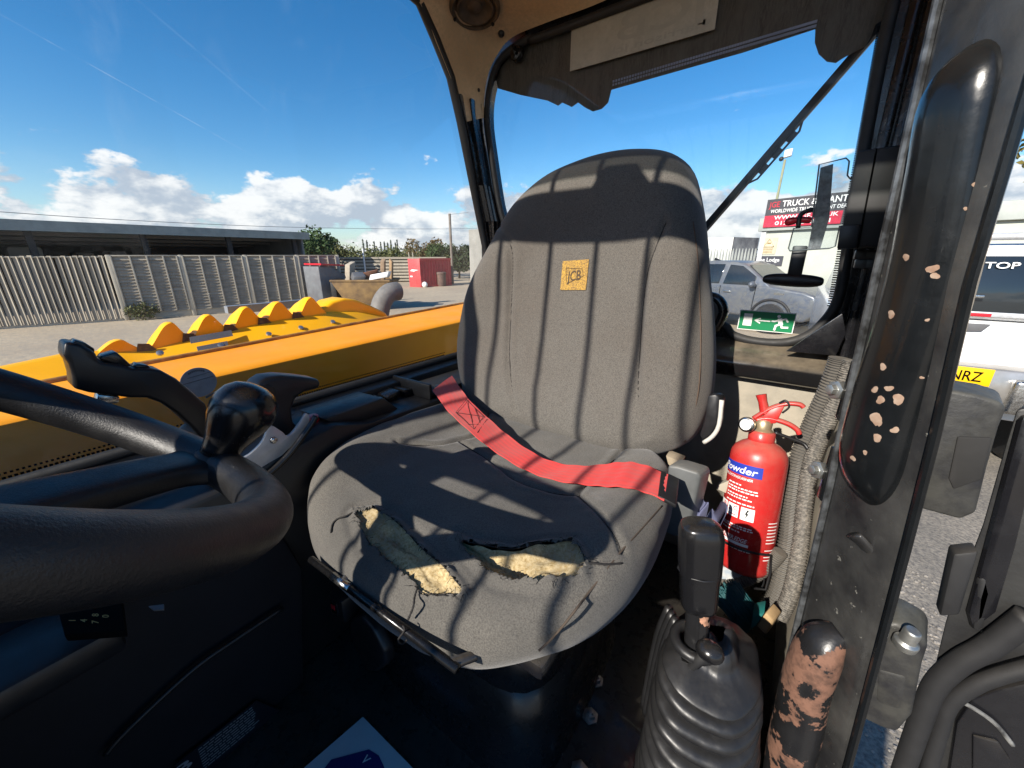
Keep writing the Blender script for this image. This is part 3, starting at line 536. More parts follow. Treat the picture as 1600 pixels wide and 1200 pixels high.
P(cab, 'post_flange', MB().tube([r_[1]+V((-0.002, -0.003, 0)) for r_ in rows], 0.0035, 8), mat('bare_edge', (0.16, 0.17, 0.18), 0.3, metal=0.5, c2=(0.03, 0.03, 0.03), vs=60))
P(cab, 'post_flange', MB().tube([r_[4]+V((0.0, -0.004, 0)) for r_ in rows], 0.0035, 8), M['post'])
e0 = V((0.092-0.052, -0.08, 0)).normalized(); nf = V((e0.y, -e0.x, 0)); nf = nf if nf.y < 0 else -nf
def rail(path, rads, name, m, label):
    pts = cat(path, 40); rr = [cat([(r, 0, 0) for r in rads], 40)[k].x for k in range(40)]
    return P(cab, name, MB().tube(pts, [r*0.8 for r in rr], 28, up=nf, ry=rr), m, smooth=180, label=label)
up_rail = [at(u, v, y=0.46) for u, v in [(1532, 86), (1524, 132), (1502, 260), (1474, 400), (1440, 525), (1398, 650), (1375, 732), (1362, 790)]]
up_rail = [p+nf*o for p, o in zip(up_rail, (-0.012, 0.004, 0.006, 0.006, 0.006, 0.006, 0.004, -0.012))]
rl = rail(up_rail, (0.016, 0.027, 0.029, 0.030, 0.031, 0.032, 0.030, 0.014), 'grab_rail', M['post'], 'thick black grab rail with paint chips on the door post')
lo_rail = [at(u, v, y=0.45) for u, v in [(1292, 985), (1283, 1010), (1268, 1070), (1255, 1130), (1240, 1190), (1215, 1300)]]
lo_rail = [p+nf*o for p, o in zip(lo_rail, (-0.014, 0.0, 0.006, 0.006, 0.006, 0.0))]
rail(lo_rail, (0.012, 0.024, 0.027, 0.028, 0.028, 0.028), 'grab_rail', M['rustrail'], 'lower grab rail worn through to rust')
# chips knocked out of the rail paint
axis = (up_rail[5]-up_rail[2]).normalized(); o0 = up_rail[3]
def on_rail(u, v):
    d = ray(u, v).normalized(); best = None; lo, hi = 0.05, 0.9; rp = cat(up_rail, 40); rr_ = cat([(r, 0, 0) for r in (0.016, 0.027, 0.029, 0.030, 0.031, 0.032, 0.030, 0.014)], 40)
    for k in range(2400):
        p = d*(lo+(hi-lo)*k/2400); i_ = min(range(40), key=lambda j: abs(rp[j].z-p.z)); rad_ = rr_[i_].x; j_ = min(39, max(1, i_)); ax_ = (rp[j_]-rp[j_-1]).normalized(); q = p-rp[i_]; q = q-ax_*q.dot(ax_); n2 = (nf-ax_*nf.dot(ax_)).normalized(); w2 = ax_.cross(n2); a = q.dot(n2)/(rad_*0.8); w = q.dot(w2)/rad_
        if a*a+w*w <= 1.0: return p, (n2*(a/0.8)+w2*w).normalized()
    return None
for (u, v, r) in [(1528, 287, 7), (1457, 420, 8), (1416, 402, 6), (1461, 431, 6), (1393, 491, 7), (1380, 573, 6), (1367, 609, 6), (1389, 607, 6), (1376, 625, 7), (1404, 624, 9), (1398, 672, 6), (1369, 655, 11), (1371, 684, 7), (1352, 707, 4), (1333, 716, 5), (1357, 735, 5), (1508, 326, 3), (1449, 500, 3), (1440, 590, 3)]:
    h = on_rail(u, v)
    if not h: continue
    p, nn = h; t = p.dot(CF)*r/FPX; e = nn.orthogonal().normalized(); w = nn.cross(e); k = 18; ph = random.random()*6; t *= 0.82
    pts = []
    for i in range(k):
        a = 2*math.pi*i/k; rr = t*(0.92+0.16*random.random())*(1.0+0.20*math.sin(2*a+ph)+0.10*math.sin(3*a+2*ph)); pts.append(p+e*rr*math.cos(a)+w*rr*math.sin(a)-nn*(rr*rr/(2*0.035))+nn*0.0004)
    P(rl, 'paint_chip', MB().add([p+nn*0.0006]+pts+[q-nn*0.001 for q in pts], [(0, 1+i, 1+(i+1) % k) for i in range(k)]+[(1+i, k+1+i, k+1+(i+1) % k, 1+(i+1) % k) for i in range(k)]), M['chip'], smooth=60)
# bolted brackets between the hoses and the post
for (u, v) in ((1313, 610), (1284, 735)):
    p = at(u, v, y=0.55); P(cab, 'bracket_plate', MB().obox(p+V((0.012, -0.012, 0.004)), V((0.010, 0.004, 0)), V((0.002, -0.006, 0)), (0, 0, 0.034)), M['post'], 0.002)
    P(cab, 'bolt', MB().lathe([(0.0, -0.004), (0.010, -0.004), (0.011, 0.0), (0.011, 0.008), (0.006, 0.008), (0.006, 0.014), (0, 0.014)], p, (-0.75, -0.6, 0.1), 6), M['zinc'], 0.0008)
P(cab, 'striker_strap', MB().tube(cat([at(u, v, y=0.446) for u, v in [(1334, 836), (1346, 846), (1366, 868), (1386, 886), (1398, 896)]], 16), 0.004, 10, up=nf, ry=0.0095), M['postplate'], smooth=180)
# ------------------------------------------------------------------ driver seat
seat = T('driver_seat', (-0.385, 0.5, -0.80), 'worn grey cloth driver seat with torn cushion and red lap belt', 'seat')
CC, CA, CB, CN = V((-0.397, 0.488, 0)), 0.307, 0.276, 2.75
ZT = -0.366
def zsurf(x, y):
    uy = (y-CC.y)/CB; ux = (x-CC.x)/(CA*(1.0-0.05*max(0, uy))); l = math.hypot(ux, uy)
    if l < 1e-6: m = 0.0
    else:
        n_ = CN+(0.9 if uy > 0 else 0); rs = (abs(ux/l)**n_+abs(uy/l)**n_)**(-1/n_); m = min(1.0, l/rs)
    z = ZT+0.024*sm(0.50, 0.82, abs(ux))-0.012*(1-ux*ux)*sm(-0.2, 0.5, uy)-0.020*sm(0.45, 1.0, -uy)
    if m > 0.80: t = (m-0.80)/0.20; z -= 0.042*(1-math.sqrt(max(0, 1-t*t)))
    return z+0.0035*(mnoise.noise(V((x*9, y*9, 1.3))))+0.0016*mnoise.noise(V((x*26, y*26, 4.3)))
def cush(px_, py_):                                # unit square -> top surface
    m = max(abs(px_), abs(py_)); ux = uy = 0.0
    if m > 1e-6:
        l = math.hypot(px_, py_); c_, s_ = px_/l, py_/l; n_ = CN+(0.9 if py_ > 0 else 0)
        rs = (abs(c_)**n_+abs(s_)**n_)**(-1/n_); ux, uy = c_*m*rs, s_*m*rs
    x, y = CC.x+CA*ux*(1.0-0.05*max(0, uy)), CC.y+CB*uy
    return V((x, y, zsurf(x, y)))
TEAR1 = [(553, 797), (580, 794), (607, 806), (632, 828), (652, 850), (672, 868), (692, 884), (712, 908), (727, 927), (716, 933), (690, 930), (664, 928), (645, 914), (624, 893), (600, 872), (578, 850), (562, 824)]
TEAR2 = [(712, 838), (735, 848), (758, 852), (800, 858), (850, 846), (893, 845), (908, 860), (914, 880), (911, 898), (880, 905), (835, 909), (790, 906), (757, 890), (738, 872), (722, 855)]
def on_cush(u, v):
    z = ZT
    for _ in range(4):
        p = at(u, v, z=z); z = zsurf(p.x, p.y)
    return at(u, v, z=z)
T1 = [on_cush(u, v) for u, v in TEAR1]; T2 = [on_cush(u, v) for u, v in TEAR2]
def inside(poly, x, y):
    c_ = False; n_ = len(poly)
    for i in range(n_):
        a, b = poly[i], poly[(i+1) % n_]
        if (a.y > y) != (b.y > y) and x < (b.x-a.x)*(y-a.y)/(b.y-a.y)+a.x: c_ = not c_
    return c_
def pdist(poly, x, y, closed=True):
    best = 9
    if x < min(p.x for p in poly)-0.025 or x > max(p.x for p in poly)+0.025 or y < min(p.y for p in poly)-0.025 or y > max(p.y for p in poly)+0.025: return 9
    n_ = len(poly) if closed else len(poly)-1
    for i in range(n_):
        a, b = poly[i], poly[(i+1) % len(poly)]; dx, dy = b.x-a.x, b.y-a.y; t = max(0, min(1, ((x-a.x)*dx+(y-a.y)*dy)/(dx*dx+dy*dy+1e-12)))
        best = min(best, math.hypot(x-a.x-t*dx, y-a.y-t*dy))
    return best
SE = [[(620, 690), (686, 694), (716, 687), (745, 678), (765, 642)], [(716, 687), (757, 712), (800, 745), (850, 764), (905, 772)], [(905, 772), (940, 806), (962, 836), (971, 860)], [(1000, 690), (960, 715), (915, 757), (905, 772)]]
SEAMS = [cat([on_cush(*p) for p in s], 26) for s in SE]
NC = 190; gv = []; keep = []
for j in range(NC+1):
    for i in range(NC+1):
        p = cush(2*i/NC-1, 2*j/NC-1); x, y = p.x, p.y
        w = 0.004*mnoise.noise(V((x*70, y*70, 0)))+0.002*mnoise.noise(V((x*200, y*200, 3)))
        d1, d2 = pdist(T1, x, y), pdist(T2, x, y); k = 0
        if inside(T1, x, y): k = 1 if d1 > 0.0015-w else 0
        if inside(T2, x, y): k = 1 if d2 > 0.0015-w else k
        dm = min(d1, d2)
        if not k and dm < 0.02: p = p+V((0, 0, 0.0060*math.exp(-(dm/0.006)**2)*(0.6+0.8*mnoise.noise(V((x*60, y*60, 9))))-0.003*math.exp(-((dm-0.012)/0.006)**2)))
        ds = min(pdist(s, x, y, False) for s in SEAMS) if (0.34 < y and not k) else 9
        if ds < 0.022: p = p-V((0, 0, 0.0055*math.exp(-(ds/0.0042)**2)-0.0022*math.exp(-((ds-0.013)/0.006)**2)*(0.6+0.8*mnoise.noise(V((x*55, y*55, 2))))))
        gv.append(p); keep.append(k)
gf = []
for j in range(NC):
    for i in range(NC):
        q = (j*(NC+1)+i, j*(NC+1)+i+1, (j+1)*(NC+1)+i+1, (j+1)*(NC+1)+i)
        if sum(keep[a] for a in q) <= 1: gf.append(q)
bl = [i for i in range(NC+1)]+[(j)*(NC+1)+NC for j in range(1, NC+1)]+[NC*(NC+1)+i for i in range(NC-1, -1, -1)]+[j*(NC+1) for j in range(NC-1, 0, -1)]
prev = bl
for (dz, sc_) in ((0.010, 1.006), (0.022, 1.006), (0.036, 0.998), (0.048, 0.96), (0.054, 0.90)):
    cur = []
    for a in bl:
        p = gv[a]; cur.append(len(gv)); gv.append(V((CC.x+(p.x-CC.x)*sc_, CC.y+(p.y-CC.y)*sc_, p.z-dz)))
    m_ = len(bl); gf += [(prev[i], cur[i], cur[(i+1) % m_], prev[(i+1) % m_]) for i in range(m_)]; prev = cur
gf.append(tuple(prev[::-1]))
cu = MB(); cu.add(gv, gf)
cushion = P(seat, 'seat_cushion', cu, M['fabric'], smooth=60)
def foamtop(poly, dz):
    cxx = sum(p.x for p in poly)/len(poly); cyy = sum(p.y for p in poly)/len(poly); ring = cat([V((cxx+(p.x-cxx)*1.06, cyy+(p.y-cyy)*1.10, 0)) for p in poly], 64, True)
    def fn(u, v):
        q = ring[int(round(u*64)) % 64]; p = V((cxx, cyy, 0)).lerp(q, v)
        z = zsurf(p.x, p.y)-dz*(1-0.80*v**2)+0.009*mnoise.noise(V((p.x*38, p.y*45, 2)))+0.0025*mnoise.noise(V((p.x*150, p.y*150, 5))); return V((p.x, p.y, min(z, zsurf(p.x, p.y)-0.0022)))
    return MB().grid(fn, 64, 16, True)
P(cushion, 'exposed_foam', foamtop(T1, 0.007), M['foam'], smooth=80, label='grey stained foam in the long tear', weld=1e-5)
P(cushion, 'exposed_foam', foamtop(T2, 0.024), M['foam'], smooth=80, label='tan foam in the wide tear', weld=1e-5)
for s in SEAMS: P(cushion, 'seam', MB().tube([p-V((0, 0, 0.0050)) for p in s], 0.0010, 5), M['seam'], smooth=180)
pp = [on_cush(p.x, p.y)+V((0.0, 0, -0.0007)) for p in cat([V((u, v, 0)) for u, v in [(1034, 790), (1004, 824), (958, 876), (912, 936), (869, 990), (842, 1016)]], 40)]
P(cushion, 'piping', MB().tube(pp, 0.0014, 6), mat('brown_piping', (0.075, 0.055, 0.04), 0.9), smooth=180)
# frayed edges and hanging threads
def frays(poly, n_, seed):
    rnd = random.Random(seed); mb_ = MB(); ring = cat(poly, n_*3, True)
    for k in range(n_):
        p = ring[rnd.randrange(n_*3)]; d_ = V((rnd.uniform(-1, 1), rnd.uniform(-1, 1), 0)).normalized(); l = rnd.uniform(0.004, 0.013); z = V((0, 0, 0.002+rnd.random()*0.004))
        mb_.tube([p+z*0.3, p+d_*l*0.5+z, p+d_*l+z*0.4+V((0, 0, rnd.uniform(-0.002, 0.003)))], 0.00035, 4)
    for i in range(0, n_*3):
        p, q = ring[i], ring[(i+1) % (n_*3)]; mb_.tube([p+V((0, 0, 0.0006)), q+V((0, 0, 0.0006))], 0.0004+0.0007*rnd.random(), 5)
    return mb_
for k, t_ in enumerate((T1, T2)): P(cushion, 'frayed_edge', frays(t_, 70, k), M['seam'], smooth=180, kind='stuff')
for pts in ([(556, 800), (540, 808), (528, 812), (520, 820), (517, 834)], [(652, 922), (648, 935), (646, 950), (638, 970)], [(905, 885), (925, 882), (945, 884), (972, 882)]):
    P(cushion, 'loose_thread', MB().tube(cat([on_cush(*p)+V((0, 0, 0.002)) for p in pts], 16), [0.0016, 0.0012]*8, 5), M['seam'], smooth=180)
# --- backrest
BO = [(-0.58, -0.40), (-0.66, -0.37), (-0.700, -0.30), (-0.713, -0.22), (-0.706, -0.14), (-0.688, -0.07), (-0.645, 0.015), (-0.608, 0.080), (-0.570, 0.127), (-0.50, 0.172), (-0.415, 0.195), (-0.34, 0.202), (-0.275, 0.196), (-0.228, 0.179), (-0.195, 0.149), (-0.170, 0.09), (-0.148, 0.019), (-0.130, -0.05), (-0.112, -0.115), (-0.094, -0.20), (-0.089, -0.27), (-0.104, -0.335), (-0.15, -0.375), (-0.22, -0.40), (-0.40, -0.405)]
BOR = cat([V((x, 0, z)) for x, z in BO], 150, True); BC = V((-0.40, 0, -0.12))
angs = sorted(((math.atan2(p.z-BC.z, p.x-BC.x), (p-BC).length) for p in BOR))
def brad(a):
    import bisect
    i = bisect.bisect(angs, (a, 0)); a0, r0 = angs[i-1]; a1, r1 = angs[i % len(angs)]
    if a1 <= a0: a1 += 2*math.pi
    aa = a+2*math.pi if a < a0 else a
    t = (aa-a0)/(a1-a0+1e-9); return lerp(r0, r1, max(0, min(1, t)))
def back_y(x, z, s):
    y = 0.705+0.19*(z+0.36)-0.018*sm(0.45, 0.80, s)*(1-sm(-0.05, 0.12, z)*0.8)
    y -= 0.016*sm(0.02, 0.14, z)*(1-s*s*0.5)
    y -= 0.010*math.exp(-((z+0.27)/0.06)**2)*(1-s)
    if s > 0.82: t = (s-0.82)/0.18; y += 0.060*(1-math.sqrt(max(0, 1-t*t)))
    return y+0.0015*mnoise.noise(V((x*11, z*11, 7)))
def bsurf(x, z):
    d_ = math.hypot(x-BC.x, z-BC.z); s = d_/brad(math.atan2(z-BC.z, x-BC.x)); return V((x, back_y(x, z, min(1, s)), z))
def on_back(u, v):
    y = 0.75
    for _ in range(5):
        p = at(u, v, y=y); y = bsurf(p.x, p.z).y
    return at(u, v, y=y)
BS = [cat([on_back(*p) for p in s], 40) for s in ([(779, 353), (792, 374), (799, 402), (798, 450), (796, 500), (794, 550), (797, 600), (806, 642)], [(1040, 346), (1024, 385), (1010, 430), (1002, 500), (998, 560), (996, 620), (1006, 680)])]
BSX = [[V((p.x, p.z, 0)) for p in s] for s in BS]
bv = []; NR, NA = 64, 170
def bring(s):
    o = []
    for k in range(NA):
        a = -math.pi+2*math.pi*k/NA; r = brad(a)*s; x, z = BC.x+r*math.cos(a), BC.z+r*math.sin(a); y = back_y(x, z, s)
        dsm = min(pdist(q, x, z, False) for q in BSX)
        if dsm < 0.024: y += 0.0065*math.exp(-(dsm/0.0048)**2)-0.003*math.exp(-((dsm-0.014)/0.007)**2)*(0.7+0.7*mnoise.noise(V((x*40, z*40, 2))))
        o.append(V((x, y, z)))
    return o
rings = [bring(max(0.004, (i/NR)**0.85)) for i in range(NR+1)]
for (sc_, dy) in ((1.0, 0.02), (0.995, 0.04), (0.97, 0.055), (0.90, 0.066), (0.5, 0.075), (0.01, 0.078)):
    rings.append([V((BC.x+(p.x-BC.x)*sc_, p.y+dy, BC.z+(p.z-BC.z)*sc_)) for p in rings[NR]])
bm_ = MB(); bm_.add([p for r_ in rings for p in r_], [(j*NA+k, j*NA+(k+1) % NA, (j+1)*NA+(k+1) % NA, (j+1)*NA+k) for j in range(len(rings)-1) for k in range(NA)]+[tuple(range(NA))])
backrest = P(seat, 'backrest', bm_, M['fabricd'], smooth=180)
for s in BS: P(backrest, 'seam', MB().tube([p+V((0, 0.0058, 0)) for p in s], 0.0011, 5), M['seam'], smooth=180)
es_ = cat([on_back(*p) for p in [(1083, 346), (1090, 400), (1093, 460), (1095, 540), (1090, 620), (1070, 690)]], 24); P(backrest, 'piping', MB().tube([p+V((0, -0.0005, 0)) for p in es_], 0.0011, 6), mat('brown_edge_piping', (0.10, 0.065, 0.045), 0.9), smooth=180)
# woven badge
bc = [on_back(u, v) for u, v in [(880, 408), (921, 405), (916, 453), (876, 453)]]
def badge(u, v):
    p = bc[3].lerp(bc[2], u).lerp(bc[0].lerp(bc[1], u), v); q = bsurf(p.x, p.z); return q
patch = P(backrest, 'woven_badge', MB().grid(lambda u, v: badge(u, v)+V((0, -0.0022, 0)), 14, 14), mat('gold_badge_weave', (0.50, 0.29, 0.045), 0.9, c2=(0.36, 0.21, 0.05), vs=60, speck=(0.10, 0.07, 0.04), specks=420, bump=0.6, bs=500), label='worn gold woven badge on the backrest')
mb = MB()
def bwarp(a, b): return badge(0.24+a*11.2, 0.30+b*11.2+a*0.8)+V((0, -0.0030, 0))
text(mb, 'JCB', (0, 0, 0), (1, 0, 0), (0, 1, 0), 0.031, 0.047, warp=bwarp); P(patch, 'badge_lettering', mb, mat('brown_badge_print', (0.075, 0.05, 0.03), 0.9), recalc=False)
bd = [(0.16, 0.76), (0.80, 0.70), (0.86, 0.46), (0.30, 0.24), (0.22, 0.30), (0.16, 0.76)]
P(patch, 'badge_outline', MB().tube([badge(u, v)+V((0, -0.003, 0)) for u, v in bd], 0.0005, 5), mat('brown_outline_thread', (0.10, 0.06, 0.03), 0.9))
# --- red lap belt
ue = [(706, 587), (722, 610), (738, 630), (765, 655), (790, 677), (826, 703), (860, 720), (895, 727), (930, 727), (960, 723), (985, 722), (1012, 728), (1044, 742)]
le = [(676, 609), (697, 638), (716, 657), (745, 683), (774, 705), (808, 727), (842, 742), (880, 752), (920, 757), (950, 759), (980, 761), (1008, 768), (1038, 781)]
zu = [-0.300, -0.312, -0.322, -0.338, -0.348, -0.356, -0.357, -0.352, -0.346, -0.338, -0.332, -0.330, -0.330]
UE = cat([at(u, v, z=z) for (u, v), z in zip(ue, zu)], 60); LE = cat([at(u, v, z=z-0.004) for (u, v), z in zip(le, zu)], 60)
def strap(i0, i1, name, m, par, label=None):
    def fn(u, v):
        k = i0+u*(i1-i0); i = min(int(k), 58); f = k-i; a, b = UE[i].lerp(UE[i+1], f), LE[i].lerp(LE[i+1], f)
        p = a.lerp(b, v); return p+V((0, 0, 0.00028*math.cos(v*math.pi*12)+0.0013*math.sin(k*0.55)*math.sin(v*3.0)+0.0008*math.sin(k*1.3+v*4)))
    nu, nv = 90, 26
    top = [[fn(i/(nu-1), j/(nv-1)) for i in range(nu)] for j in range(nv)]
    mb_ = MB(); mb_.grid(lambda u, v: fn(u, v), nu, nv); mb_.grid(lambda u, v: fn(u, v)-V((0, 0, 0.0022)), nu, nv)
    n0 = nu*nv
    for i in range(nu-1): mb_.f += [(i, i+1, n0+i+1, n0+i), ((nv-1)*nu+i, (nv-1)*nu+i+1, n0+(nv-1)*nu+i+1, n0+(nv-1)*nu+i)]
    for j in range(nv-1): mb_.f += [(j*nu, (j+1)*nu, n0+(j+1)*nu, n0+j*nu), (j*nu+nu-1, (j+1)*nu+nu-1, n0+(j+1)*nu+nu-1, n0+j*nu+nu-1)]
    return P(par, name, mb_, m, smooth=70, label=label)
bel = strap(0, 59, 'lap_belt', M['belt'], seat, 'faded red webbing lap belt')
tq = [UE[57]+V((0, 0, 0.003)), UE[59]+V((0.016, 0.006, -0.004)), LE[59]+V((0.016, 0.004, -0.004)), LE[57]+V((0, 0, 0.003))]
P(bel, 'belt_tongue', MB().prism(tq, (0, 0, -0.007)), M['black'], 0.002)
mb = MB()
def SB(k, v):
    i = int(k); f = k-i; a, b = UE[i].lerp(UE[i+1], f), LE[i].lerp(LE[i+1], f); return a.lerp(b, v)+V((0, 0, 0.0016))
for seq in ([(8, 0.12), (8, 0.85), (13.5, 0.85), (8, 0.12), (13.5, 0.12), (8, 0.85)], [(13.5, 0.12), (13.5, 0.85)], [(14.4, 0.1), (14.4, 0.86)], [(11, 0.1), (14, 0.5), (12, 0.86)]): mb.tube([SB(*q) for q in seq], 0.0005, 5)
P(bel, 'stitching', mb, M['seam'])
a = at(694, 600, z=-0.305); P(bel, 'belt_anchor', MB().obox(a+V((-0.004, 0.004, -0.016)), V((0.020, 0.014, 0)), V((-0.006, 0.009, 0)), (0, 0, 0.010)), M['black'], 0.004)
# --- buckle holder, recliner handle, base
bk = [at(u, v, y=0.60) for u, v in [(1040, 732), (1056, 734), (1088, 744), (1092, 752), (1076, 820), (1066, 842), (1050, 846), (1034, 836)]]
P(seat, 'buckle_housing', MB().prism([p+V((0, 0.012, 0)) for p in bk], (0.01, 0.035, 0)), M['grey'], 0.006, bseg=3)
P(seat, 'buckle_release', MB().prism([at(u, v, y=0.632) for u, v in [(1087, 743), (1094, 748), (1079, 818), (1073, 815)]], (0.006, 0.018, 0)), M['red'], 0.002)
rh = [at(u, v, y=0.66) for u, v in [(1105, 618), (1120, 616), (1126, 624), (1122, 662), (1112, 680), (1098, 690), (1092, 680), (1100, 655)]]
P(seat, 'recliner_lever', MB().prism(rh, (0.006, 0.018, 0)), M['black'], 0.004)
P(seat, 'lever_edge', MB().tube(cat([p+V((0.002, -0.003, 0)) for p in rh[2:6]], 10), 0.0035, 8), mat('pale_lever_edge', (0.55, 0.53, 0.47), 0.5), smooth=180)
P(seat, 'backrest_bracket', MB().prism([at(u, v, y=0.70) for u, v in [(1040, 712), (1066, 722), (1062, 735), (1046, 735)]], (0, 0.03, 0)), mat('dusty_bracket', (0.33, 0.27, 0.19), 0.9), 0.002)
P(seat, 'cushion_pan', MB().box(-0.61, 0.27, -0.465, -0.15, 0.73, -0.44), M['paint'], 0.008)
mb = MB()
for k, (h, s) in enumerate(((-0.47, 0.96), (-0.52, 1.0), (-0.535, 0.90), (-0.585, 0.98), (-0.60, 0.88), (-0.65, 0.98), (-0.665, 0.90), (-0.74, 1.03))):
    pass
prof = [(-0.465, 0.86), (-0.475, 0.95), (-0.53, 1.0), (-0.545, 0.96), (-0.55, 0.90), (-0.56, 0.96), (-0.615, 1.02), (-0.63, 0.98), (-0.635, 0.92), (-0.645, 0.98), (-0.71, 1.06), (-0.80, 1.10)]
def sq(a, n_=5.0):
    c_, s_ = math.cos(a), math.sin(a); r = (abs(c_)**n_+abs(s_)**n_)**(-1/n_); return c_*r, s_*r
P(seat, 'suspension_housing', MB().grid(lambda u, v: (lambda h, s, q: V((-0.385+0.195*s*q[0], 0.50+0.185*s*q[1], h)))(*prof[int(round(v*11))], sq(u*2*math.pi)), 64, 12, True), mat('moulded_black_housing', (0.014, 0.014, 0.015), 0.28, vs=20, rvar=0.1, dust=0.12), smooth=50)
r0, r1 = at(486, 874, y=0.205), at(715, 1046, y=0.205)
rod = P(seat, 'slide_rod', MB().tube([r0, r1], 0.0052, 12), mat('black_rod', (0.012, 0.012, 0.013), 0.25, metal=0.3, vs=60, rvar=0.1), smooth=180)
P(rod, 'rod_sleeve', MB().tube([r0+(r1-r0)*0.20, r0+(r1-r0)*0.34], 0.0058, 12), M['chrome'], smooth=180)
P(seat, 'rod_arm', MB().tube([r1-V((0.01, 0, 0)), (r1.x+0.005, 0.30, -0.475)], 0.006, 10), M['paint'], smooth=180)
P(seat, 'rod_arm', MB().tube([r0+(r1-r0)*0.28, (-0.50, 0.32, -0.45)], 0.006, 10), M['paint'], smooth=180)
sb = at(540, 940, y=0.27); P(seat, 'switch_block', MB().obox(sb, (0.024, 0, 0.004), (0, 0.02, 0), (0, 0, 0.026)), M['black'], 0.006)
P(seat, 'rocker_switch', MB().obox(sb+V((0.0, -0.020, 0.004)), (0.011, 0, 0.002), (0, 0.003, 0), (0, 0, 0.014)), M['knob'], 0.003)
P(seat, 'switch_symbol', MB().obox(sb+V((0.0, -0.0236, 0.008)), (0.005, 0, 0.001), (0, 0.0006, 0), (0, 0, 0.005)), M['red'])
kh = [at(u, v, y=0.26) for u, v in [(545, 970), (562, 964), (582, 985), (600, 1020), (604, 1040), (588, 1052), (572, 1050), (556, 1020), (545, 990)]]
P(seat, 'height_handle', MB().prism(kh, (0, 0.022, 0)), M['black'], 0.007, bseg=3)
P(seat, 'hanging_cord', MB().tube(cat([on_cush(640, 968)+V((0, -0.01, 0)), at(632, 985, y=0.20), at(622, 1000, y=0.20), at(628, 1006, y=0.205), at(636, 1000, y=0.205)], 16), 0.0011, 6), M['seam'], smooth=180)

# guard bars over the roof and down the windscreen, set out from the shadows they throw on the seat
def back_to(p, z=None, y=None):
    k = (z-p.z)/SDIR.z if z is not None else (y-p.y)/SDIR.y
    return p+SDIR*k
for bk_, cu_ in (([(784, 376), (768, 560), (766, 610)], None), ([(861, 367), (843, 560), (846, 612)], [(852, 651), (765, 710)]), ([(933, 367), (916, 560), (918, 616)], [(922, 664), (842, 727)]), ([(1017, 352), (993, 560), (991, 624)], [(987, 682), (917, 755)]), ([(1092, 430), (1073, 560), (1068, 620)], None)):
    a, b, e = [back_to(on_back(*p), z=0.675) for p in bk_]
    g = a+(b-a)*((-0.87-a.y)/(b.y-a.y))
    if cu_: c, d = [back_to(on_cush(*p), y=-0.87) for p in cu_]
    else: d = g+V((0.02, 0, -0.18))
    pts = [a+(a-b)*0.9, a, g, d, V((d.x+0.06, -0.87, 0.02))]
    P(cab, 'guard_bar', MB().tube(pts, 0.0058, 8), M['paint'], smooth=180)
# ------------------------------------------------------------------ steering wheel
WC, WR, WT = V((-0.452, -0.046, -0.094)), 0.225, 0.680
wex, wey = V((1, 0, 0.022)).normalized(), V((0, math.cos(WT), -math.sin(WT))); wn = wex.cross(wey).normalized()
def wp_(a, r=WR, h=0.0): return WC+(wex*math.cos(R(a))+wey*math.sin(R(a)))*r+wn*h
sw = T('steering_wheel', WC-wn*0.12, 'black moulded steering wheel with a round spinner knob', 'steering wheel')
rim_ = P(sw, 'rim', MB().tube([wp_(k*360/96) for k in range(96)], 0.0210, 24, True, ry=0.0225), M['wheel'], smooth=180)
def spoke(a, da):
    def sect(t):
        r = lerp(0.030, WR-0.006, t); b = a+da*math.sin(t*1.5); p = wp_(b, r, -0.085*(1-t)**1.2-0.004); tg = (wp_(b+1, r)-wp_(b, r)).normalized()
        w = lerp(0.036, 0.026, sm(0, 0.6, t))+0.012*sm(0.82, 1.0, t); h = lerp(0.022, 0.013, t); return p, tg, w, h
    def fn(u, v):
        p, tg, w, h = sect(v); q = sq(u*2*math.pi, 3.2); return p+tg*(w*q[0])+wn*(h*q[1])
    return MB().grid(fn, 28, 22, True)
KA = min(range(30, 170), key=lambda a: (lambda p: (800+FPX*p.dot(CR)/p.dot(CF)-338)**2+(600-FPX*p.dot(CU)/p.dot(CF)-728)**2)(wp_(a)))
for a, da in ((KA-4, 6), (KA+116, 6), (KA+236, 6)): P(sw, 'spoke', spoke(a, da), M['wheel'], smooth=180)
P(sw, 'hub', MB().lathe([(0.0, -0.066), (0.026, -0.068), (0.038, -0.074), (0.042, -0.084), (0.040, -0.110), (0, -0.110)], WC, wn, 36), M['wheel'], smooth=50)
P(sw, 'steering_column', MB().tube([WC-wn*0.105, WC-wn*0.38], 0.030, 20), M['black'])
kb = wp_(KA, WR-0.004, 0.0); kd = (wn+V((0.10, -0.06, 0.0))).normalized()
P(sw, 'spinner_knob', MB().lathe([(0.0000, 0.0090), (0.0185, 0.0112), (0.0196, 0.0202), (0.0218, 0.0302), (0.0269, 0.0426), (0.0319, 0.0549), (0.0342, 0.0672), (0.0336, 0.0784), (0.0293, 0.0890), (0.0213, 0.0972), (0.0110, 0.1011), (0.0000, 0.1019)], kb, kd, 40), M['knob'], smooth=180)
P(sw, 'knob_collar', MB().lathe([(0.0, -0.004), (0.020, -0.002), (0.021, 0.008), (0.016, 0.014), (0, 0.014)], kb, kd, 28), M['wheel'], smooth=60)
